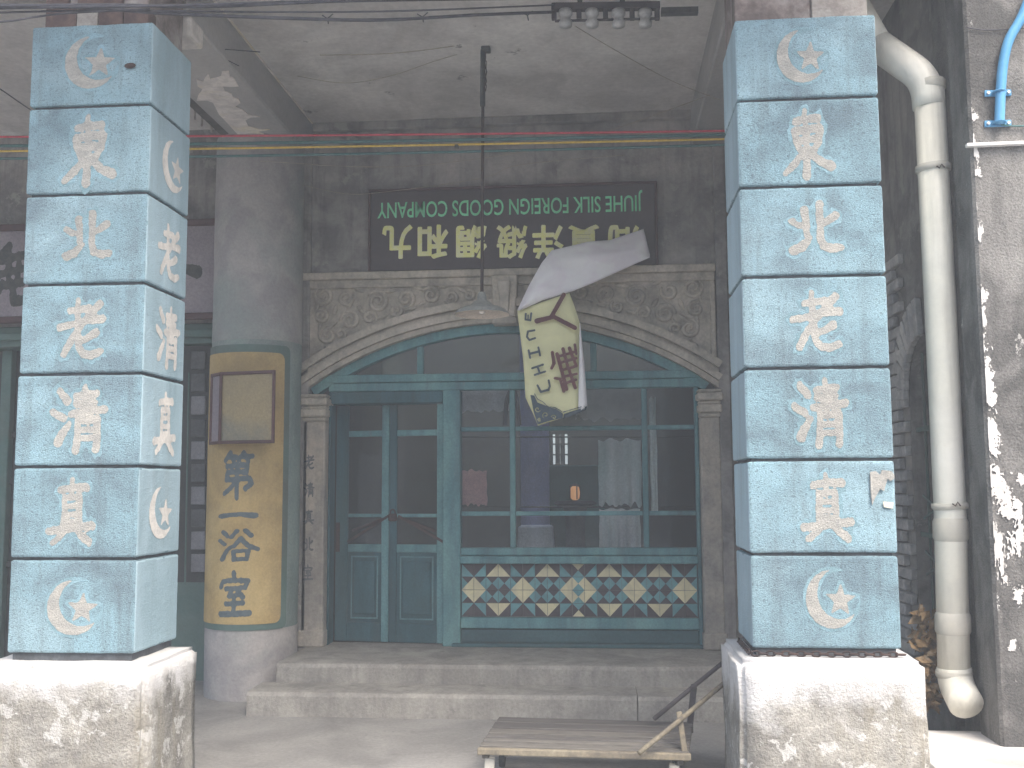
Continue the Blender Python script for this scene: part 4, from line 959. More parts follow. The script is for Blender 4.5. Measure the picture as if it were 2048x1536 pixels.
# ================================================================ SHOP SIGN (hung upside down)
YG = 8.13
A = aY(742,379,YG); B = aY(1312,541,YG)
s2 = thing('shop_sign', 'dark brown company sign hung upside down with green and yellow lettering', 'sign', ((A.x+B.x)/2, YG, ZL+.005))
zs0, zs1 = ZL+.005, (aY(742,379,YG).z+aY(1312,372,YG).z)/2
build('board', G().box(A.x, B.x, YG, YG+.05, zs0, zs1), M['sign'], s2, bevel=.004)
for (x0, x1, z0, z1) in ((A.x-.02, B.x+.02, zs1, zs1+.02), (A.x-.02, A.x-.001, zs0, zs1-.001), (B.x+.001, B.x+.02, zs0, zs1-.001)):
    build('frame', G().box(x0, x1, YG-.012, YG+.05, z0, z1), M['redframe'], s2, bevel=.003)
def text_geo(body, bold=.0):
    cu = bpy.data.curves.new('txt', 'FONT'); cu.body = body; cu.size = 1; cu.offset = bold; cu.resolution_u = 4; cu.fill_mode = 'FRONT'
    o = bpy.data.objects.new('txt', cu); COL.objects.link(o); dg = bpy.context.evaluated_depsgraph_get()
    me = bpy.data.meshes.new_from_object(o.evaluated_get(dg)); vs = [v.co.copy() for v in me.vertices]; fs = [tuple(p.vertices) for p in me.polygons]
    bpy.data.objects.remove(o); bpy.data.curves.remove(cu); bpy.data.meshes.remove(me); return vs, fs
EN = 'JIUHE SILK FOREIGN GOODS COMPANY'
full, _ = text_geo(EN, .012); wid = max(v.x for v in full)
ex0, ex1 = aY(755,415,YG).x, aY(1283,415,YG).x
ez0, ez1 = aY(1010,399,YG).z, aY(1010,430,YG).z     # top, bottom in place
hcap = max(v.y for v in text_geo('H', .012)[0])
for i, chx in enumerate(EN):
    if chx == ' ': continue
    vs, fs = text_geo(chx, .012); r_pre = max(v.x for v in text_geo(EN[:i+1], .012)[0]); off = r_pre-max(v.x for v in vs)
    g = G(); g.add([(ex1-(v.x+off)/wid*(ex1-ex0), YG-.004, ez0-(v.y/hcap)*(ez0-ez1)) for v in vs], fs); build('letter', g, M['s_green'], s2)
    if False: pass
CH = [('九',795),('和',866),('綢',943),('緞',1024),('洋',1096),('貨',1168),('局',1247)]
for chx, px in CH:
    vs, fs = text_geo(chx, .014)
    x0, x1 = min(v.x for v in vs), max(v.x for v in vs); y0, y1 = min(v.y for v in vs), max(v.y for v in vs)
    cx_ = aY(px,483,YG).x; zt_ = aY(px,451,YG).z; zb_ = aY(px,517,YG).z; wd = .122
    g = G()
    for q, (ox, oz) in enumerate(((0,0),(.005,.002),(-.005,-.002),(.002,-.005),(-.002,.005))): g.add([(cx_+wd-(v.x-x0)/(x1-x0)*2*wd+ox, YG-.0035-.0006*q, zt_-(v.y-y0)/(y1-y0)*(zt_-zb_)+oz) for v in vs], fs)
    build('character', g, M['s_yellow'], s2)['label'] = 'yellow character '+chx

# ================================================================ TORN BANNER
bn = thing('torn_banner', 'half-fallen vinyl banner with white back and pale yellow front twisting off the sign', 'banner', (-.2, 7.95, 2.2))
def zq(X, Y): return (1000+X/3.491, 440+Y/3.491)
def sheet(name, left, right, mat, yfun, nu=26, nv=10, crease=None, par=bn):
    # left/right: matching edge polylines in picture directions; surface strung between
    def samp(P, t):
        k = t*(len(P)-1); i = min(int(k), len(P)-2); q = k-i; return (P[i][0]+(P[i+1][0]-P[i][0])*q, P[i][1]+(P[i+1][1]-P[i][1])*q)
    vs = []; fs = []
    for side in (0, 1):
        for i in range(nu+1):
            for j in range(nv+1):
                a = samp(left, i/nu); b = samp(right, i/nu); v = j/nv
                px, py = a[0]+(b[0]-a[0])*v, a[1]+(b[1]-a[1])*v
                Y = yfun(i/nu, v)+(crease(i/nu, v) if crease else 0)+side*.003
                vs.append(aY(px, py, Y))
    o = (nu+1)*(nv+1)
    for i in range(nu):
        for j in range(nv):
            q = i*(nv+1)+j; fs.append((q, q+nv+1, q+nv+2, q+1)); fs.append((o+q, o+q+1, o+q+nv+2, o+q+nv+1))
    ring = [i*(nv+1) for i in range(nu+1)]+[nu*(nv+1)+j for j in range(1, nv+1)]+[i*(nv+1)+nv for i in range(nu-1, -1, -1)]+[j for j in range(nv-1, 0, -1)]
    for k in range(len(ring)): a, b = ring[k], ring[(k+1) % len(ring)]; fs.append((a, b, o+b, o+a))
    return build(name, G().add(vs, fs), M[mat], par, smooth=True)
def crz(u, v):
    return .022*noise.noise(Vector((u*3+3, v*2.4, 1)))+.016*abs(noise.noise(Vector((u*5, v*4+u*4, 7))))+.006*sin(v*7+u*5)
# white reverse: from the fixed right end, along to the fold at lower left
sheet('reverse_side', [zq(1002,62),(1220,480),zq(620,150),zq(360,212),zq(290,300),zq(200,460),zq(120,630)], [zq(1046,240),zq(1046,262),zq(860,345),zq(650,440),zq(500,500),zq(300,560),zq(135,634)], 'banner_w',
      lambda u, v: 8.08-.30*u-.03*sin(pi*u)-.05*sin(pi*v), 36, 14, crz)
# yellow face hanging below the fold
LFT = [zq(120,632),zq(135,760),zq(160,960),zq(172,1120),zq(178,1240),zq(225,1340),zq(266,1437)]
RGT = [zq(485,510),zq(520,600),zq(556,715),zq(556,850),zq(552,1000),zq(549,1150),zq(545,1345)]
def yface(u, v): return 7.80+.02*sin(u*4)+.03*(v-.5)**2*4*.5
fce = sheet('printed_side', LFT, RGT, 'banner_y', yface, 30, 10, lambda u, v: .006*sin(u*7+v*4))
sheet('rolled_edge', [zq(556,715),zq(552,860),zq(549,1100),zq(546,1340)], [zq(560,720),zq(585,960),zq(600,1150),zq(610,1300)], 'banner_w', lambda u, v: 7.79-.02*sin(pi*v), 20, 5)
sheet('bottom_hem', [zq(440,1390),zq(540,1352),zq(600,1325)], [zq(445,1355),zq(540,1325),zq(606,1300)], 'b_blue', lambda u, v: 7.775, 6, 2)
# print on the face: strokes given in banner picture directions
def inkpoly(name, strokes, mat, Y=7.772, n=54, par=None, bold=1.02):
    xs = [p[0] for st in strokes for p in st]; ys = [p[1] for st in strokes for p in st]
    x0, x1, y0, y1 = min(xs), max(xs), min(ys), max(ys); sz = max(x1-x0, y1-y0, 1)
    U = [[((p[0]-x0)/sz, (p[1]-y0)/sz, p[2]*bold/sz) for p in st] for st in strokes]
    vs, fs = march(field_strokes(U, 0, .004, 1), n, .15)
    g = G(); g.add([aY(*zq(x0+x*sz, y0+y*sz), Y) for x, y in vs], [tuple(f) for f in fs]); return build(name, g, M[mat], par or fce)
R9 = 9
inkpoly('character', bold=1.2, mat='b_red', n=60, strokes=[[(445,522,12),(360,672,12)],[(258,705,15),(375,675,12),(522,752,13)]])
inkpoly('character', [[(365,925,11),(378,1000,11),(360,1035,10)],[(398,935,12),(465,1180,12)],[(440,900,12),(470,1010,10),(525,1170,12)],[(485,895,12),(530,1010,10)],[(522,870,9),(532,935,8)],[(400,955,9),(525,920,9)],[(412,1000,9),(532,965,9)],[(425,1050,9),(534,1020,9)],[(438,1095,9),(534,1075,9)],[(385,1105,10),(420,1110,10),(445,1195,11)],[(455,1140,9),(530,1115,9)]], 'b_red', n=80)
b6 = 7
inkpoly('letter', [[(180,655,b6),(178,695,b6),(212,700,b6),(218,652,b6)],[(196,665,5),(196,695,5)]], 'b_blue', n=40)
inkpoly('letter', [[(240,770,b6),(195,778,b6),(188,815,b6),(205,838,b6),(245,825,b6)]], 'b_blue', n=40)
inkpoly('letter', [[(200,910,b6),(210,962,b6)],[(268,890,b6),(280,945,b6)],[(205,935,8),(272,918,8)]], 'b_blue', n=40)
inkpoly('letter', [[(225,1035,b6),(300,1010,b6)],[(242,1082,b6),(315,1058,b6)],[(262,1025,b6),(278,1070,b6)]], 'b_blue', n=40)
inkpoly('letter', [[(262,1155,b6),(285,1200,8),(340,1185,8),(348,1160,b6),(340,1120,b6)]], 'b_blue', n=40)
# corner ornament
def orn(x, y):
    X_, Y_ = 205+x*245, 1215+y*245
    T = [(212,1222),(240,1225),(262,1275),(330,1300),(392,1318),(440,1352),(438,1382),(350,1400),(272,1425),(262,1425),(236,1340)]
    d = inpoly_d(X_, Y_, T)
    for (cx_, cy_, r0, a0) in ((262,1322,20,.5),(318,1362,22,2.4),(376,1378,18,3.4),(275,1392,13,1)):
        q = 99
        for k in range(15):
            a = a0+k*.42; rr_ = r0*(1-k/19); q = min(q, sqrt((X_-cx_-rr_*cos(a))**2+(Y_-cy_-rr_*sin(a))**2)-4.2)
        d = max(d, -q)
    return d/245
vs, fs = march(orn, 70, .06)
build('corner_ornament', G().add([aY(*zq(205+x*245, 1215+y*245), 7.772) for x, y in vs], [tuple(f) for f in fs]), M['b_blue'], fce)
inkpoly('border_line', [[(240,1212,3),(262,1250,3),(300,1270,3),(330,1300,3),(385,1310,3),(440,1342,3),(545,1310,3),(590,1300,3)]], 'b_blue', n=110, bold=.8)

# ================================================================ PENDANT LAMP
hk = aY(966, 95, 6.8); CEz = CE
lp = thing('pendant_lamp', 'enamel pendant lamp hanging on a long rusty rod from the ceiling', 'lamp', (hk.x, 6.8, 0))
lp.location.z = 2.7
lcz = aY(965, 628, 6.8).z
rx = .185
build('rod', G().tube([(hk.x,6.8,CE),(hk.x-.004,6.8,3.9),(hk.x-.012,6.8,lcz+.14)], .011, 8), M['rust'], lp, smooth=True)
build('rod_sleeve', G().tube([(hk.x,6.8,CE-.02),(hk.x-.003,6.8,CE-.42)], .018, 8), M['iron'], lp, smooth=True)
build('ceiling_hook', G().box(hk.x-.01, hk.x+.05, 6.77, 6.83, CE-.035, CE), M['iron'], lp, bevel=.004)
x_ = hk.x-.012
build('shade', G().lathe(x_, 6.8, [(.018,lcz+.15),(.028,lcz+.14),(.034,lcz+.095),(.06,lcz+.078),(.075,lcz+.062),(.12,lcz+.046),(.165,lcz+.024),(rx,lcz),(rx+.003,lcz-.004)], 40), M['shade'], lp, smooth=True)
build('shade_lining', G().lathe(x_, 6.8, [(rx+.002,lcz-.0045),(rx-.004,lcz),(.16,lcz+.008),(.11,lcz+.014),(.0,lcz+.018)], 40), M['shade_in'], lp, smooth=True)
build('bulb', G().lathe(x_, 6.8, [(0,lcz-.0),(.016,lcz+.002),(.022,lcz+.015),(.015,lcz+.035),(.01,lcz+.045)], 16), M['bulb'], lp, smooth=True)
g = G()
for k in range(3):
    pts = [Vector((hk.x+.02+.03*noise.noise(Vector((i*.6,k*3,1))), 6.79, CE-.04-i*.035)) for i in range(9)]
    g.tube(pts, .003, 5)
build('loose_wire', g, M['rust'], lp)['kind'] = 'stuff'

# ================================================================ INSULATOR RACK
YI = 5.92
ra = thing('insulator_rack', 'old wooden rack with four porcelain insulators under the ceiling', 'insulator rack', (aY(1210,30,YI).x, YI, 4.4))
A = aY(1104,12,YI); B = aY(1318,6,YI)
def onpx(px, py): return aY(px, py, YI)
build('rail', G().bar(onpx(1103,15), onpx(1320,12), .05, .042), M['oldwood'], ra, bevel=.004)
for px in (1160, 1245): 
    p = onpx(px, 12); build('hanger', G().bar(p, (p.x, p.y, CE), .03, .02, (0,1,0)), M['iron'], ra)
for i, px in enumerate((1131, 1184, 1237, 1290)):
    p = onpx(px, 24); h = .085
    ins = build('insulator', G().lathe(p.x, YI, [(.0,p.z+.012),(.040,p.z+.01),(.043,p.z-.018),(.032,p.z-.028),(.030,p.z-.052),(.040,p.z-.062),(.038,p.z-.09),(.0,p.z-.095)], 16), M['porcelain'], ra, smooth=True)
for px in (1108, 1158, 1211, 1264, 1314):
    p = onpx(px, 24); build('peg', G().bar((p.x, YI, p.z+.02), (p.x, YI, p.z-.05), .03, .03, (0,1,0)), M['oldwood'], ra, bevel=.004)
build('lower_rail', G().bar(onpx(1110,42), onpx(1312,37), .012, .012), M['oldwood'], ra)
tag(build('wall_plate', G().bar(onpx(1322,24), onpx(1396,22), .05, .035), M['iron']), 'dark iron plate at the right end of the insulator rack', 'bracket')

# ================================================================ CABLES, CORDS, THREADS
def cable(name, pts, r, mat, label, cat='cable', group=None, n=24, sag=0):
    P = [aY(*p) for p in pts]; out = []
    if len(P) == 2:
        for i in range(n+1): t = i/n; q = P[0].lerp(P[1], t); q.z -= sag*4*t*(1-t); out.append(q)
    else:
        for i in range(len(P)-1):
            p0, p1, p2, p3 = P[max(i-1,0)], P[i], P[i+1], P[min(i+2,len(P)-1)]
            for k in range(8):
                t = k/8; out.append(.5*((2*p1)+(p2-p0)*t+(2*p0-5*p1+4*p2-p3)*t*t+(3*p1-p0-3*p2+p3)*t**3))
        out.append(P[-1])
    return tag(build(name, G().tube(out, r, 6), M[mat], smooth=True), label, cat, group)
gb = 'black cables along the top of the arcade'
cable('overhead_cable', [(-150,18,4.5),(300,12,4.6),(560,5,5.0),(900,-3,5.5),(1110,-8,5.9)], .007, 'cable', 'topmost black cable crossing above the left pillar', group=gb)
cable('overhead_cable', [(-150,14,4.4),(200,10,4.6),(420,13,4.8),(700,2,5.2),(1110,-4,5.9)], .008, 'cable', 'second black cable, crossing the first above the left pillar', group=gb)
cable('overhead_cable', [(-150,8,4.4),(150,14,4.6),(340,27,4.75),(560,36,5.0),(760,40,5.3),(950,30,5.6),(1108,24,5.88)], .009, 'cable', 'thick lower black cable sagging to the insulator rack', group=gb)
cable('overhead_cable', [(-150,30,4.4),(120,22,4.6),(330,22,4.75),(560,24,5.0),(800,22,5.3),(1108,10,5.88)], .005, 'cable', 'thin black cable just above the thick lower one', group=gb)
cable('overhead_cable', [(-150,52,4.4),(0,44,4.5),(70,34,4.55),(140,26,4.6),(300,18,4.7)], .005, 'cable', 'short black cable rising at the far left edge', group=gb)
for k, px in enumerate((655, 845, 1055)):
    P = aY(px, 37-k*3, 5.2+.25*k); g = G()
    g.tube([P+Vector((-.03,0,.02)), P, P+Vector((.03,0,.025))], .0035, 5); g.tube([P, P+Vector((.005,0,-.03))], .0035, 5)
    tag(build('cable_tie', g, M['cable']), ['wire tie on the lower cable left of centre','wire tie on the lower cable above the lamp hook','wire tie on the lower cable beside the insulator rack'][k], 'cable tie')
YC = 6.6
cable('cord', [(-150,274,YC),(1500,261,YC)], .0075, 'red_cord', 'long red cord stretched across the arcade between the pillars', 'cord', n=30, sag=.01)
cable('cord', [(-150,293,YC+.1),(1500,268,YC+.1)], .011, 'green_cord', 'dull green cord stretched just under the red one', 'cord', n=30, sag=.012)
cable('cord', [(-150,304,YC),(1500,277,YC)], .0075, 'yellow_cord', 'yellow cord stretched below the red and green cords', 'cord', n=30, sag=.01)
cable('cord', [(-150,318,YC+.3),(1500,288,YC+.3)], .009, 'green_cord', 'lowest dull teal cord stretched across the arcade', 'cord', n=30, sag=.02)
p = aY(913,293,YC-.01); tag(build('cord_clip', G().box(p.x-.012, p.x+.012, YC-.02, YC+.01, p.z-.012, p.z+.012), M['iron'], bevel=.003), 'black clip on the yellow cord left of the lamp rod', 'clip')
th_ = 'loose threads under the ceiling'
cable('thread', [(520,322,7.4),(740,334,7.4),(900,325,7.4),(1150,282,7.2),(1420,190,7)], .0022, 'thread', 'thin thread sagging just below the coloured cords', 'thread', th_)
cable('thread', [(575,362,7.9),(680,386,7.9),(760,385,7.9),(960,357,7.7),(1040,330,7.6),(1250,310,7.5)], .0022, 'thread', 'thin thread drooping across the top of the shop sign', 'thread', th_)
cable('thread', [(1150,52,6.1),(1230,100,6.4),(1340,160,6.8),(1440,200,7.1)], .0022, 'thread', 'pale thread running from the insulator rack toward the right pillar', 'thread', th_)
cable('thread', [(640,110,6.6),(760,108,6.6),(850,100,6.7),(948,86,6.8)], .003, 'thread', 'light wire running left from the lamp hook', 'thread', th_)
cable('thread', [(595,152,6.8),(690,166,6.8),(780,152,6.9),(870,122,6.9),(945,100,6.9)], .0022, 'thread', 'dull wire drooping below the light wire by the lamp hook', 'thread', th_)
cable('thread', [(-60,140,5.8),(0,178,6.0),(65,222,6.3),(150,275,6.6)], .004, 'cable', 'dark wire slanting down behind the left pillar', 'thread', th_)
cable('thread', [(390,88,6.0),(425,97,6.1),(470,100,6.2),(520,104,6.3)], .004, 'cable', 'short dark wire across the beam beside the left pillar', 'thread', th_)
cable('thread', [(395,92,6.0),(420,104,6.1),(450,118,6.2),(478,132,6.3)], .0035, 'cable', 'second short dark wire slanting over the beam', 'thread', th_)

# ================================================================ RIGHT SIDE
RX = 1.90; YF = 5.27
nb = thing('neighbour_wall', 'rough grey rendered wall with peeling white patches at the right edge', 'wall', (3.4, 6, 0))
o0, o1 = 5.92, 6.66                      # arched opening in the side face (Y range)
zo0, zo1 = .50, 2.10
cyo = (o0+o1)/2; ro = (o1-o0)/2
g = G().box(RX, 5.5, YF, YF+.28, -.15, 6.2); build('front_face', g, M['rwall'], nb, bevel=.015)
g = G().box(RX+.05, 5.5, YF+.281, o0, -.15, 6.2); build('return_face', g, M['rwall'], nb)
g = G().box(RX+.05, 5.5, o1, 9.2, -.15, 6.2); build('return_face', g, M['wall'], nb)
g = G(); vs = []; n = 16
for i in range(n+1):
    t = pi*i/n; vs += [(RX+.05, cyo-ro*cos(t), zo1+ro*sin(t)), (RX+.05, cyo-ro*cos(t), 6.2), (5.5, cyo-ro*cos(t), 6.2), (5.5, cyo-ro*cos(t), zo1+ro*sin(t))]
fs = []
for i in range(n):
    a = i*4; b = a+4
    for k in range(4): fs.append((a+k, a+(k+1)%4, b+(k+1)%4, b+k))
build('arch_head', G().add(vs, fs), M['wall'], nb)
build('opening_back', G().box(RX+.9, RX+.95, o0, o1, -.15, zo1+ro), M['gap_shade'], nb)
build('opening_sill', G().box(RX+.0, RX+.9, o0, o1, -.15, zo0), M['mortar'], nb)
# grille
gr = thing('iron_grille', 'rusty grey-green iron grille in the arched opening behind the drainpipe', 'grille', (RX+.1, cyo, zo0))
for i in range(1, 6):
    y = o0+(o1-o0)*i/6; build('grille_bar', G().tube([(RX+.1, y, zo0), (RX+.1, y, zo1+sqrt(max(0, ro*ro-(y-cyo)**2)))], .009, 6), M['green'], gr)
for z in (.6, 1.25, 1.9): build('grille_rail', G().bar((RX+.085, o0, z), (RX+.085, o1, z), .01, .03), M['green'], gr)
for z in (1.42, 1.08):
    for sgn in (-1, 1): build('cross_brace', G().bar((RX+.075, o0+.1, z-.07*sgn), (RX+.075, o1-.1, z+.07*sgn), .008, .014), M['green'], gr)
# bricks of the side wall beyond the opening
br_mesh = []
for k in range(4):
    gg = G().box(-.03, .012, -.118, .118, -.033, .033); oo = build('brick', gg, M['brick'], nb, loc=Vector((0,0,0)), bevel=.006); br_mesh.append(oo)
    me = oo.data
    me.transform(Matrix.Translation(nb.location))
    for v in me.vertices: v.co += Vector((.004*noise.noise(v.co*30+Vector((k,0,0))), .004*noise.noise(v.co*31+Vector((0,k,0))), .003*noise.noise(v.co*29)))
first = True; cnt = 0
for r_ in range(34):
    z = .46+r_*.077; y = o1+.12+(0 if r_ % 2 else -.10)
    while y < 7.9:
        if y-.118 > o1-.06 and not (z > 2.9 and random.random() < .5):
            src = br_mesh[(r_*3+int(y*7)) % 4]
            if cnt < 4: o = br_mesh[cnt]
            else: o = src.copy(); COL.objects.link(o); o.parent = nb
            o.location = Vector((RX+.038+random.uniform(-.005,.004), y+random.uniform(-.004,.004), z))-nb.location
            cnt += 1
        y += .245
# quoin-like brick edge of opening arch
for i in range(9):
    t = pi/2*i/9+pi/2*.0; a = t+.06
    o = br_mesh[i % 4].copy(); COL.objects.link(o); o.parent = nb
    o.location = Vector((RX+.032, cyo+(ro+.10)*cos(a), zo1+(ro+.10)*sin(a)))-nb.location; o.rotation_euler = (a, 0, 0)
struct('ledge', G().box(1.47, 6, 4.62, 5.62, -.16, .30), M['ledge'], bevel=.03, seg=2)
# drainpipe
YP = 5.60
dp = thing('drainpipe', 'thick cream plastic drainpipe with bend and clamps at the right wall', 'drainpipe', (1.75, YP, .3))
def pp(px, py, Y=YP): return aY(px, py, Y)
def arcpts(P, r=.08, n=6):
    out = [P[0]]
    for i in range(1, len(P)-1):
        a, b, cc = P[i-1], P[i], P[i+1]; d1 = (a-b).normalized(); d2 = (cc-b).normalized()
        s0 = b+d1*r; s1 = b+d2*r
        for k in range(n+1): t = k/n; out.append(s0*(1-t)**2+b*2*t*(1-t)+s1*t*t)
    out.append(P[-1]); return out
top = [pp(1640,40,5.75), pp(1752,88,5.72), pp(1852,158), pp(1858,215)]
R_ = .084
build('bend', G().tube(arcpts(top[1:], .10, 8), R_, 24), M['pvc'], dp, smooth=True)
build('upper_run', G().tube([pp(1690,-20,5.75), pp(1750,84,5.72)], R_-.001, 24), M['pvc'], dp, smooth=True)
build('shaft', G().tube([pp(1858,178), pp(1880,600), pp(1900,1020), pp(1908,1340)], R_-.004, 24), M['pvc'], dp, smooth=True)
foot = [pp(1908,1335), pp(1911,1368), pp(1932,1408,5.45)]
build('foot_bend', G().tube(arcpts(foot, .07, 8), R_+.002, 24), M['pvc'], dp, smooth=True)
def ring(py0, py1, e, nm='coupling', mat='pvc2'):
    f = lambda py: (1858+(py-178)*(22/422)) if py < 600 else (1880+(py-600)*(20/420) if py < 1020 else 1900+(py-1020)*(8/320))
    pts = [pp(f(py0), py0), pp(f(py0)+.3, py0+(py1-py0)*.15), pp(f(py1)-.3, py1-(py1-py0)*.15), pp(f(py1), py1)]
    build(nm, G().tube(pts, [R_-.004, R_+e, R_+e, R_-.004], 24, cap=False), M[mat], dp, smooth=True)
ring(163, 182, .004); ring(330, 344, .008, 'clamp'); ring(1006, 1018, .008, 'clamp'); ring(1036, 1082, .004); ring(1224, 1268, .004); ring(1340, 1356, .006)
for py, f0 in ((336, 1867), (1012, 1899)):
    p = pp(f0+30, py); build('clamp_lug', G().box(p.x-.005, RX+.0, YP-.012, YP+.012, p.z-.012, p.z+.012), M['pvc2'], dp, bevel=.003)
    p = pp(f0+12, py, YP-.10); build('wire_twist', G().tube([p+Vector((-.015,0,.012)), p, p+Vector((.012,0,.02)), p+Vector((.022,-.01,.0))], .004, 5), M['rust'], dp)
# blue pipe with saddles
YB = YF-.03
bp = thing('blue_pipe', 'bright blue curved pipe fixed with two saddle clamps on the grey wall', 'pipe', (aY(1998,200,YB).x, YB, 3.3))
P = [aY(2080,-60,YB), aY(2045,30,YB), aY(2018,80,YB), aY(2006,130,YB), aY(2001,190,YB), aY(1999,247,YB)]
out = []
for i in range(len(P)-1):
    p0, p1, p2, p3 = P[max(i-1,0)], P[i], P[i+1], P[min(i+2,len(P)-1)]
    for k in range(6): t = k/6; out.append(.5*((2*p1)+(p2-p0)*t+(2*p0-5*p1+4*p2-p3)*t*t+(3*p1-p0-3*p2+p3)*t**3))
out.append(P[-1])
build('pipe', G().tube(out, .0245, 16), M['bluepipe'], bp, smooth=True)
for py in (183, 244):
    p = aY(1999, py, YB); cb = build('saddle_clamp', G().box(p.x-.066, p.x+.066, YF-.012, YF-.002, p.z-.017, p.z+.017), M['bluepipe'], bp, bevel=.003)
    build('saddle_strap', G().tube([Vector((p.x+.03*cos(a*pi/8), YF-.006-.052*sin(a*pi/8), p.z)) for a in range(9)], .006, 6), M['bluepipe'], cb)
    for sx in (-1, 1):
        g = G(); g.tube([(p.x+sx*.05, YF-.002, p.z), (p.x+sx*.05, YF-.022, p.z)], .008, 8); build('bolt', g, M['steel'], cb)
cable('green_wire', [(2002,249,YF-.015),(2030,252,YF-.015),(2090,251,YF-.015)], .004, 'green_cord', 'thin green wire leaving the lower end of the blue pipe', 'wire')
A = aY(1932,291,YF-.02); B = aY(2110,284,YF-.02)
tag(build('white_batten', G().bar(A, B, .03, .018), M['ledge'], bevel=.003), 'thin pale batten fixed across the grey wall below the blue pipe', 'batten')
cable('wall_wire', [(1935,55,YF-.01),(1975,60,YF-.01),(2060,56,YF-.01)], .003, 'cable', 'thin dark wire looping across the top of the grey wall', 'wire')
# peeling patches of white render: real flakes along the wall corner
random.seed(11)
def flake(cx_, cz_, rx_, rz_, sd_):
    fn = lambda x, y: sqrt((x-.5)**2+(y-.5)**2)-.32+.34*noise.noise(Vector((x*3.2+sd_, y*3.2, sd_)))+.30*noise.noise(Vector((x*8+sd_, y*11, 4)))+.25*noise.noise(Vector((x*22+sd_, y*22, 6)))
    vs, fs = march(fn, 34, .15)
    if not fs: return
    g = G(); n = len(vs); P = [(max(RX+.012, cx_+(x-.5)*2.6*rx_), cz_+(y-.5)*2.6*rz_) for x, y in vs]
    g.add([(x, YF-.006-.003*noise.noise(Vector((x*30, z*30, 1))), z) for x, z in P]+[(x, YF-.0005, z) for x, z in P], [tuple(f) for f in fs])
    return build('plaster_flake', g, M['ledge'], nb)
for px, py, rx_, rz_ in ((1945,235,9,14),(1948,300,7,26),(1952,345,9,12),(1950,420,4,18),(1958,465,8,22),(1955,540,4,10),(1962,590,10,14),(1968,640,7,12),(1965,700,14,30),(1972,750,12,30),(1978,790,14,30),(1985,860,12,32),(1980,885,16,22),(1992,960,20,30),(2005,990,16,20),(1996,1110,12,40),(2020,1020,22,26),(2030,1080,16,32),(1985,1060,6,16),(2040,960,8,12),(2010,1160,6,10),(2036,1190,10,16),(1990,1200,5,20),(1965,620,5,9),(1975,720,5,9),(1990,1260,5,9),(2025,1290,9,10)):
    p = aY(px, py, YF); k = YF/F; flake(p.x, p.z, rx_*k, rz_*k, px*.13+py*.07)

# dry leaves heap between the base and the pipe
random.seed(5)
g = G()
for i in range(170):
    A = aY(1838+random.random()*34, 1225+random.random()*185, 5.66+random.random()*.25)
    L = .05+random.random()*.06; a1 = random.random()*6.28; a2 = random.uniform(-1.2,1.2)
    d = Vector((cos(a1)*cos(a2), sin(a1)*cos(a2), sin(a2))); nrm = d.orthogonal().normalized()*L*.3
    mid_ = A+d*L*.5+d.cross(nrm).normalized()*.012
    g.add([A, mid_+nrm, A+d*L, mid_-nrm], [(0,1,2),(0,2,3)])
o = build('dry_leaves', g, M['leaf']); o['kind'] = 'stuff'; o['label'] = 'heap of brown dry leaves caught between the right pillar base and drainpipe'

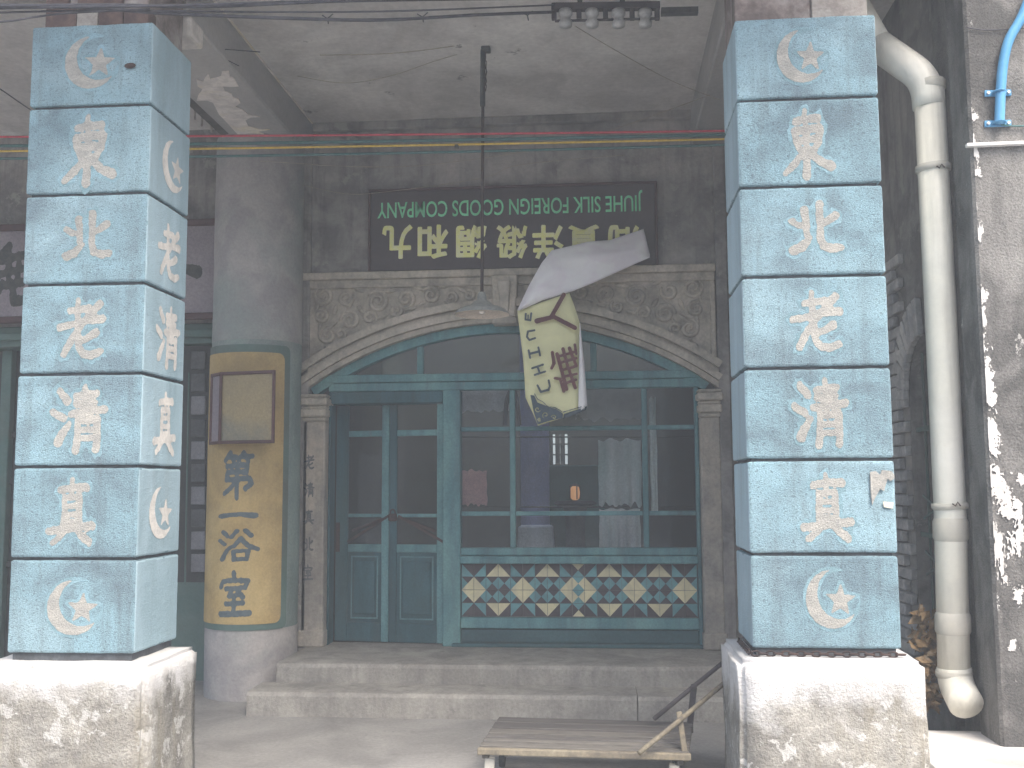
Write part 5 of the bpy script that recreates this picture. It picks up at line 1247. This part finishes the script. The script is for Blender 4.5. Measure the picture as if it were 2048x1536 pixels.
# ================================================================ HAND CART
ZD = .27; random.seed(3)
ca = thing('hand_cart', 'low flat wooden hand cart with slatted deck and long push handles', 'cart', (.0, 5.4, 0))
c00 = aZ(958,1490,ZD); c10 = aZ(1378,1504,ZD); c01 = aZ(995,1430,ZD); c11 = aZ(1386,1441,ZD)
def dk(u, v): return (c00.lerp(c10, u)).lerp(c01.lerp(c11, u), v)
bs = [0, .14, .26, .38, .56, .78, 1.0]
for i in range(6):
    v0, v1 = bs[i]+.006, bs[i+1]-.006
    e_ = .019; P = [dk(.0+.004*i%3*.5, v0+e_), dk(1, v0+e_), dk(1, v1-e_), dk(.004*i%3*.5, v1-e_)]; dz = random.uniform(-.006,.003)
    g = G().add([p+Vector((0,0,dz)) for p in P]+[p-Vector((0,0,.02)) for p in P], [(0,1,2,3),(7,6,5,4),(0,4,5,1),(1,5,6,2),(2,6,7,3),(3,7,4,0)])
    build('deck_plank', g, M['plank' if i in (0,1,3) else 'plank_dk'], ca, bevel=.003)
def cb(a, b, w=.035, h=.045, m='plank', nm='frame_rail'): return build(nm, G().bar(a, b, w, h), M[m], ca, bevel=.004)
lo = Vector((0,0,-.043))
cb(dk(-.005,-.02)+lo*.6, dk(1.01,-.02)+lo*.45, .03, .032, 'bamboo'); cb(dk(0,1.0)+lo, dk(1,1.0)+lo); cb(dk(.03,.0)+lo, dk(.03,1)+lo); cb(dk(.96,0)+lo, dk(.96,1)+lo)
# legs + castors
for u, v in ((.05,.04),(.93,.04),(.05,.92),(.93,.92)):
    p = dk(u, v)+Vector((0,0,-.066)); 
    lg = build('leg', G().bar(p, (p.x-.01, p.y, .06), .05, .035, (0,1,0)), M['pvc2'], ca, bevel=.004)
    g = G(); g.tube([(p.x-.035, p.y-.0, .055), (p.x-.005, p.y, .055)], .052, 18); build('wheel', g, M['iron'], lg)
# end frame and handles
build('end_post', G().bar(dk(.985,.97)+Vector((0,0,-.02)), aY(1388,1372,5.78), .03, .045, (0,1,0)), M['oldwood'], ca, bevel=.003)
build('end_post', G().bar(dk(.985,.02)+Vector((0,0,-.05)), aY(1358,1424,5.32), .028, .02, (0,1,0)), M['bamboo'], ca, bevel=.003)
h1 = [aY(1278,1506,5.08), aY(1365,1436,5.28), aY(1452,1363,5.58), aY(1490,1332,5.72)]
h2 = [aY(1308,1438,5.74), aY(1388,1372,5.84), aY(1455,1318,5.95), aY(1490,1290,6.02)]
build('handle', G().tube(h1, .0125, 10), M['bamboo'], ca, smooth=True)
build('handle', G().tube(h2, .0125, 10), M['oldwood'], ca, smooth=True)
# bit of litter
p = aZ(1051,1359,.178); tag(build('litter', G().add([(p.x-.012,p.y,.178),(p.x+.014,p.y-.008,.180),(p.x+.012,p.y+.012,.194),(p.x-.008,p.y+.012,.190)], [(0,1,2,3)]), M['litter']), 'tiny red and white scrap lying on the lower step', 'litter')
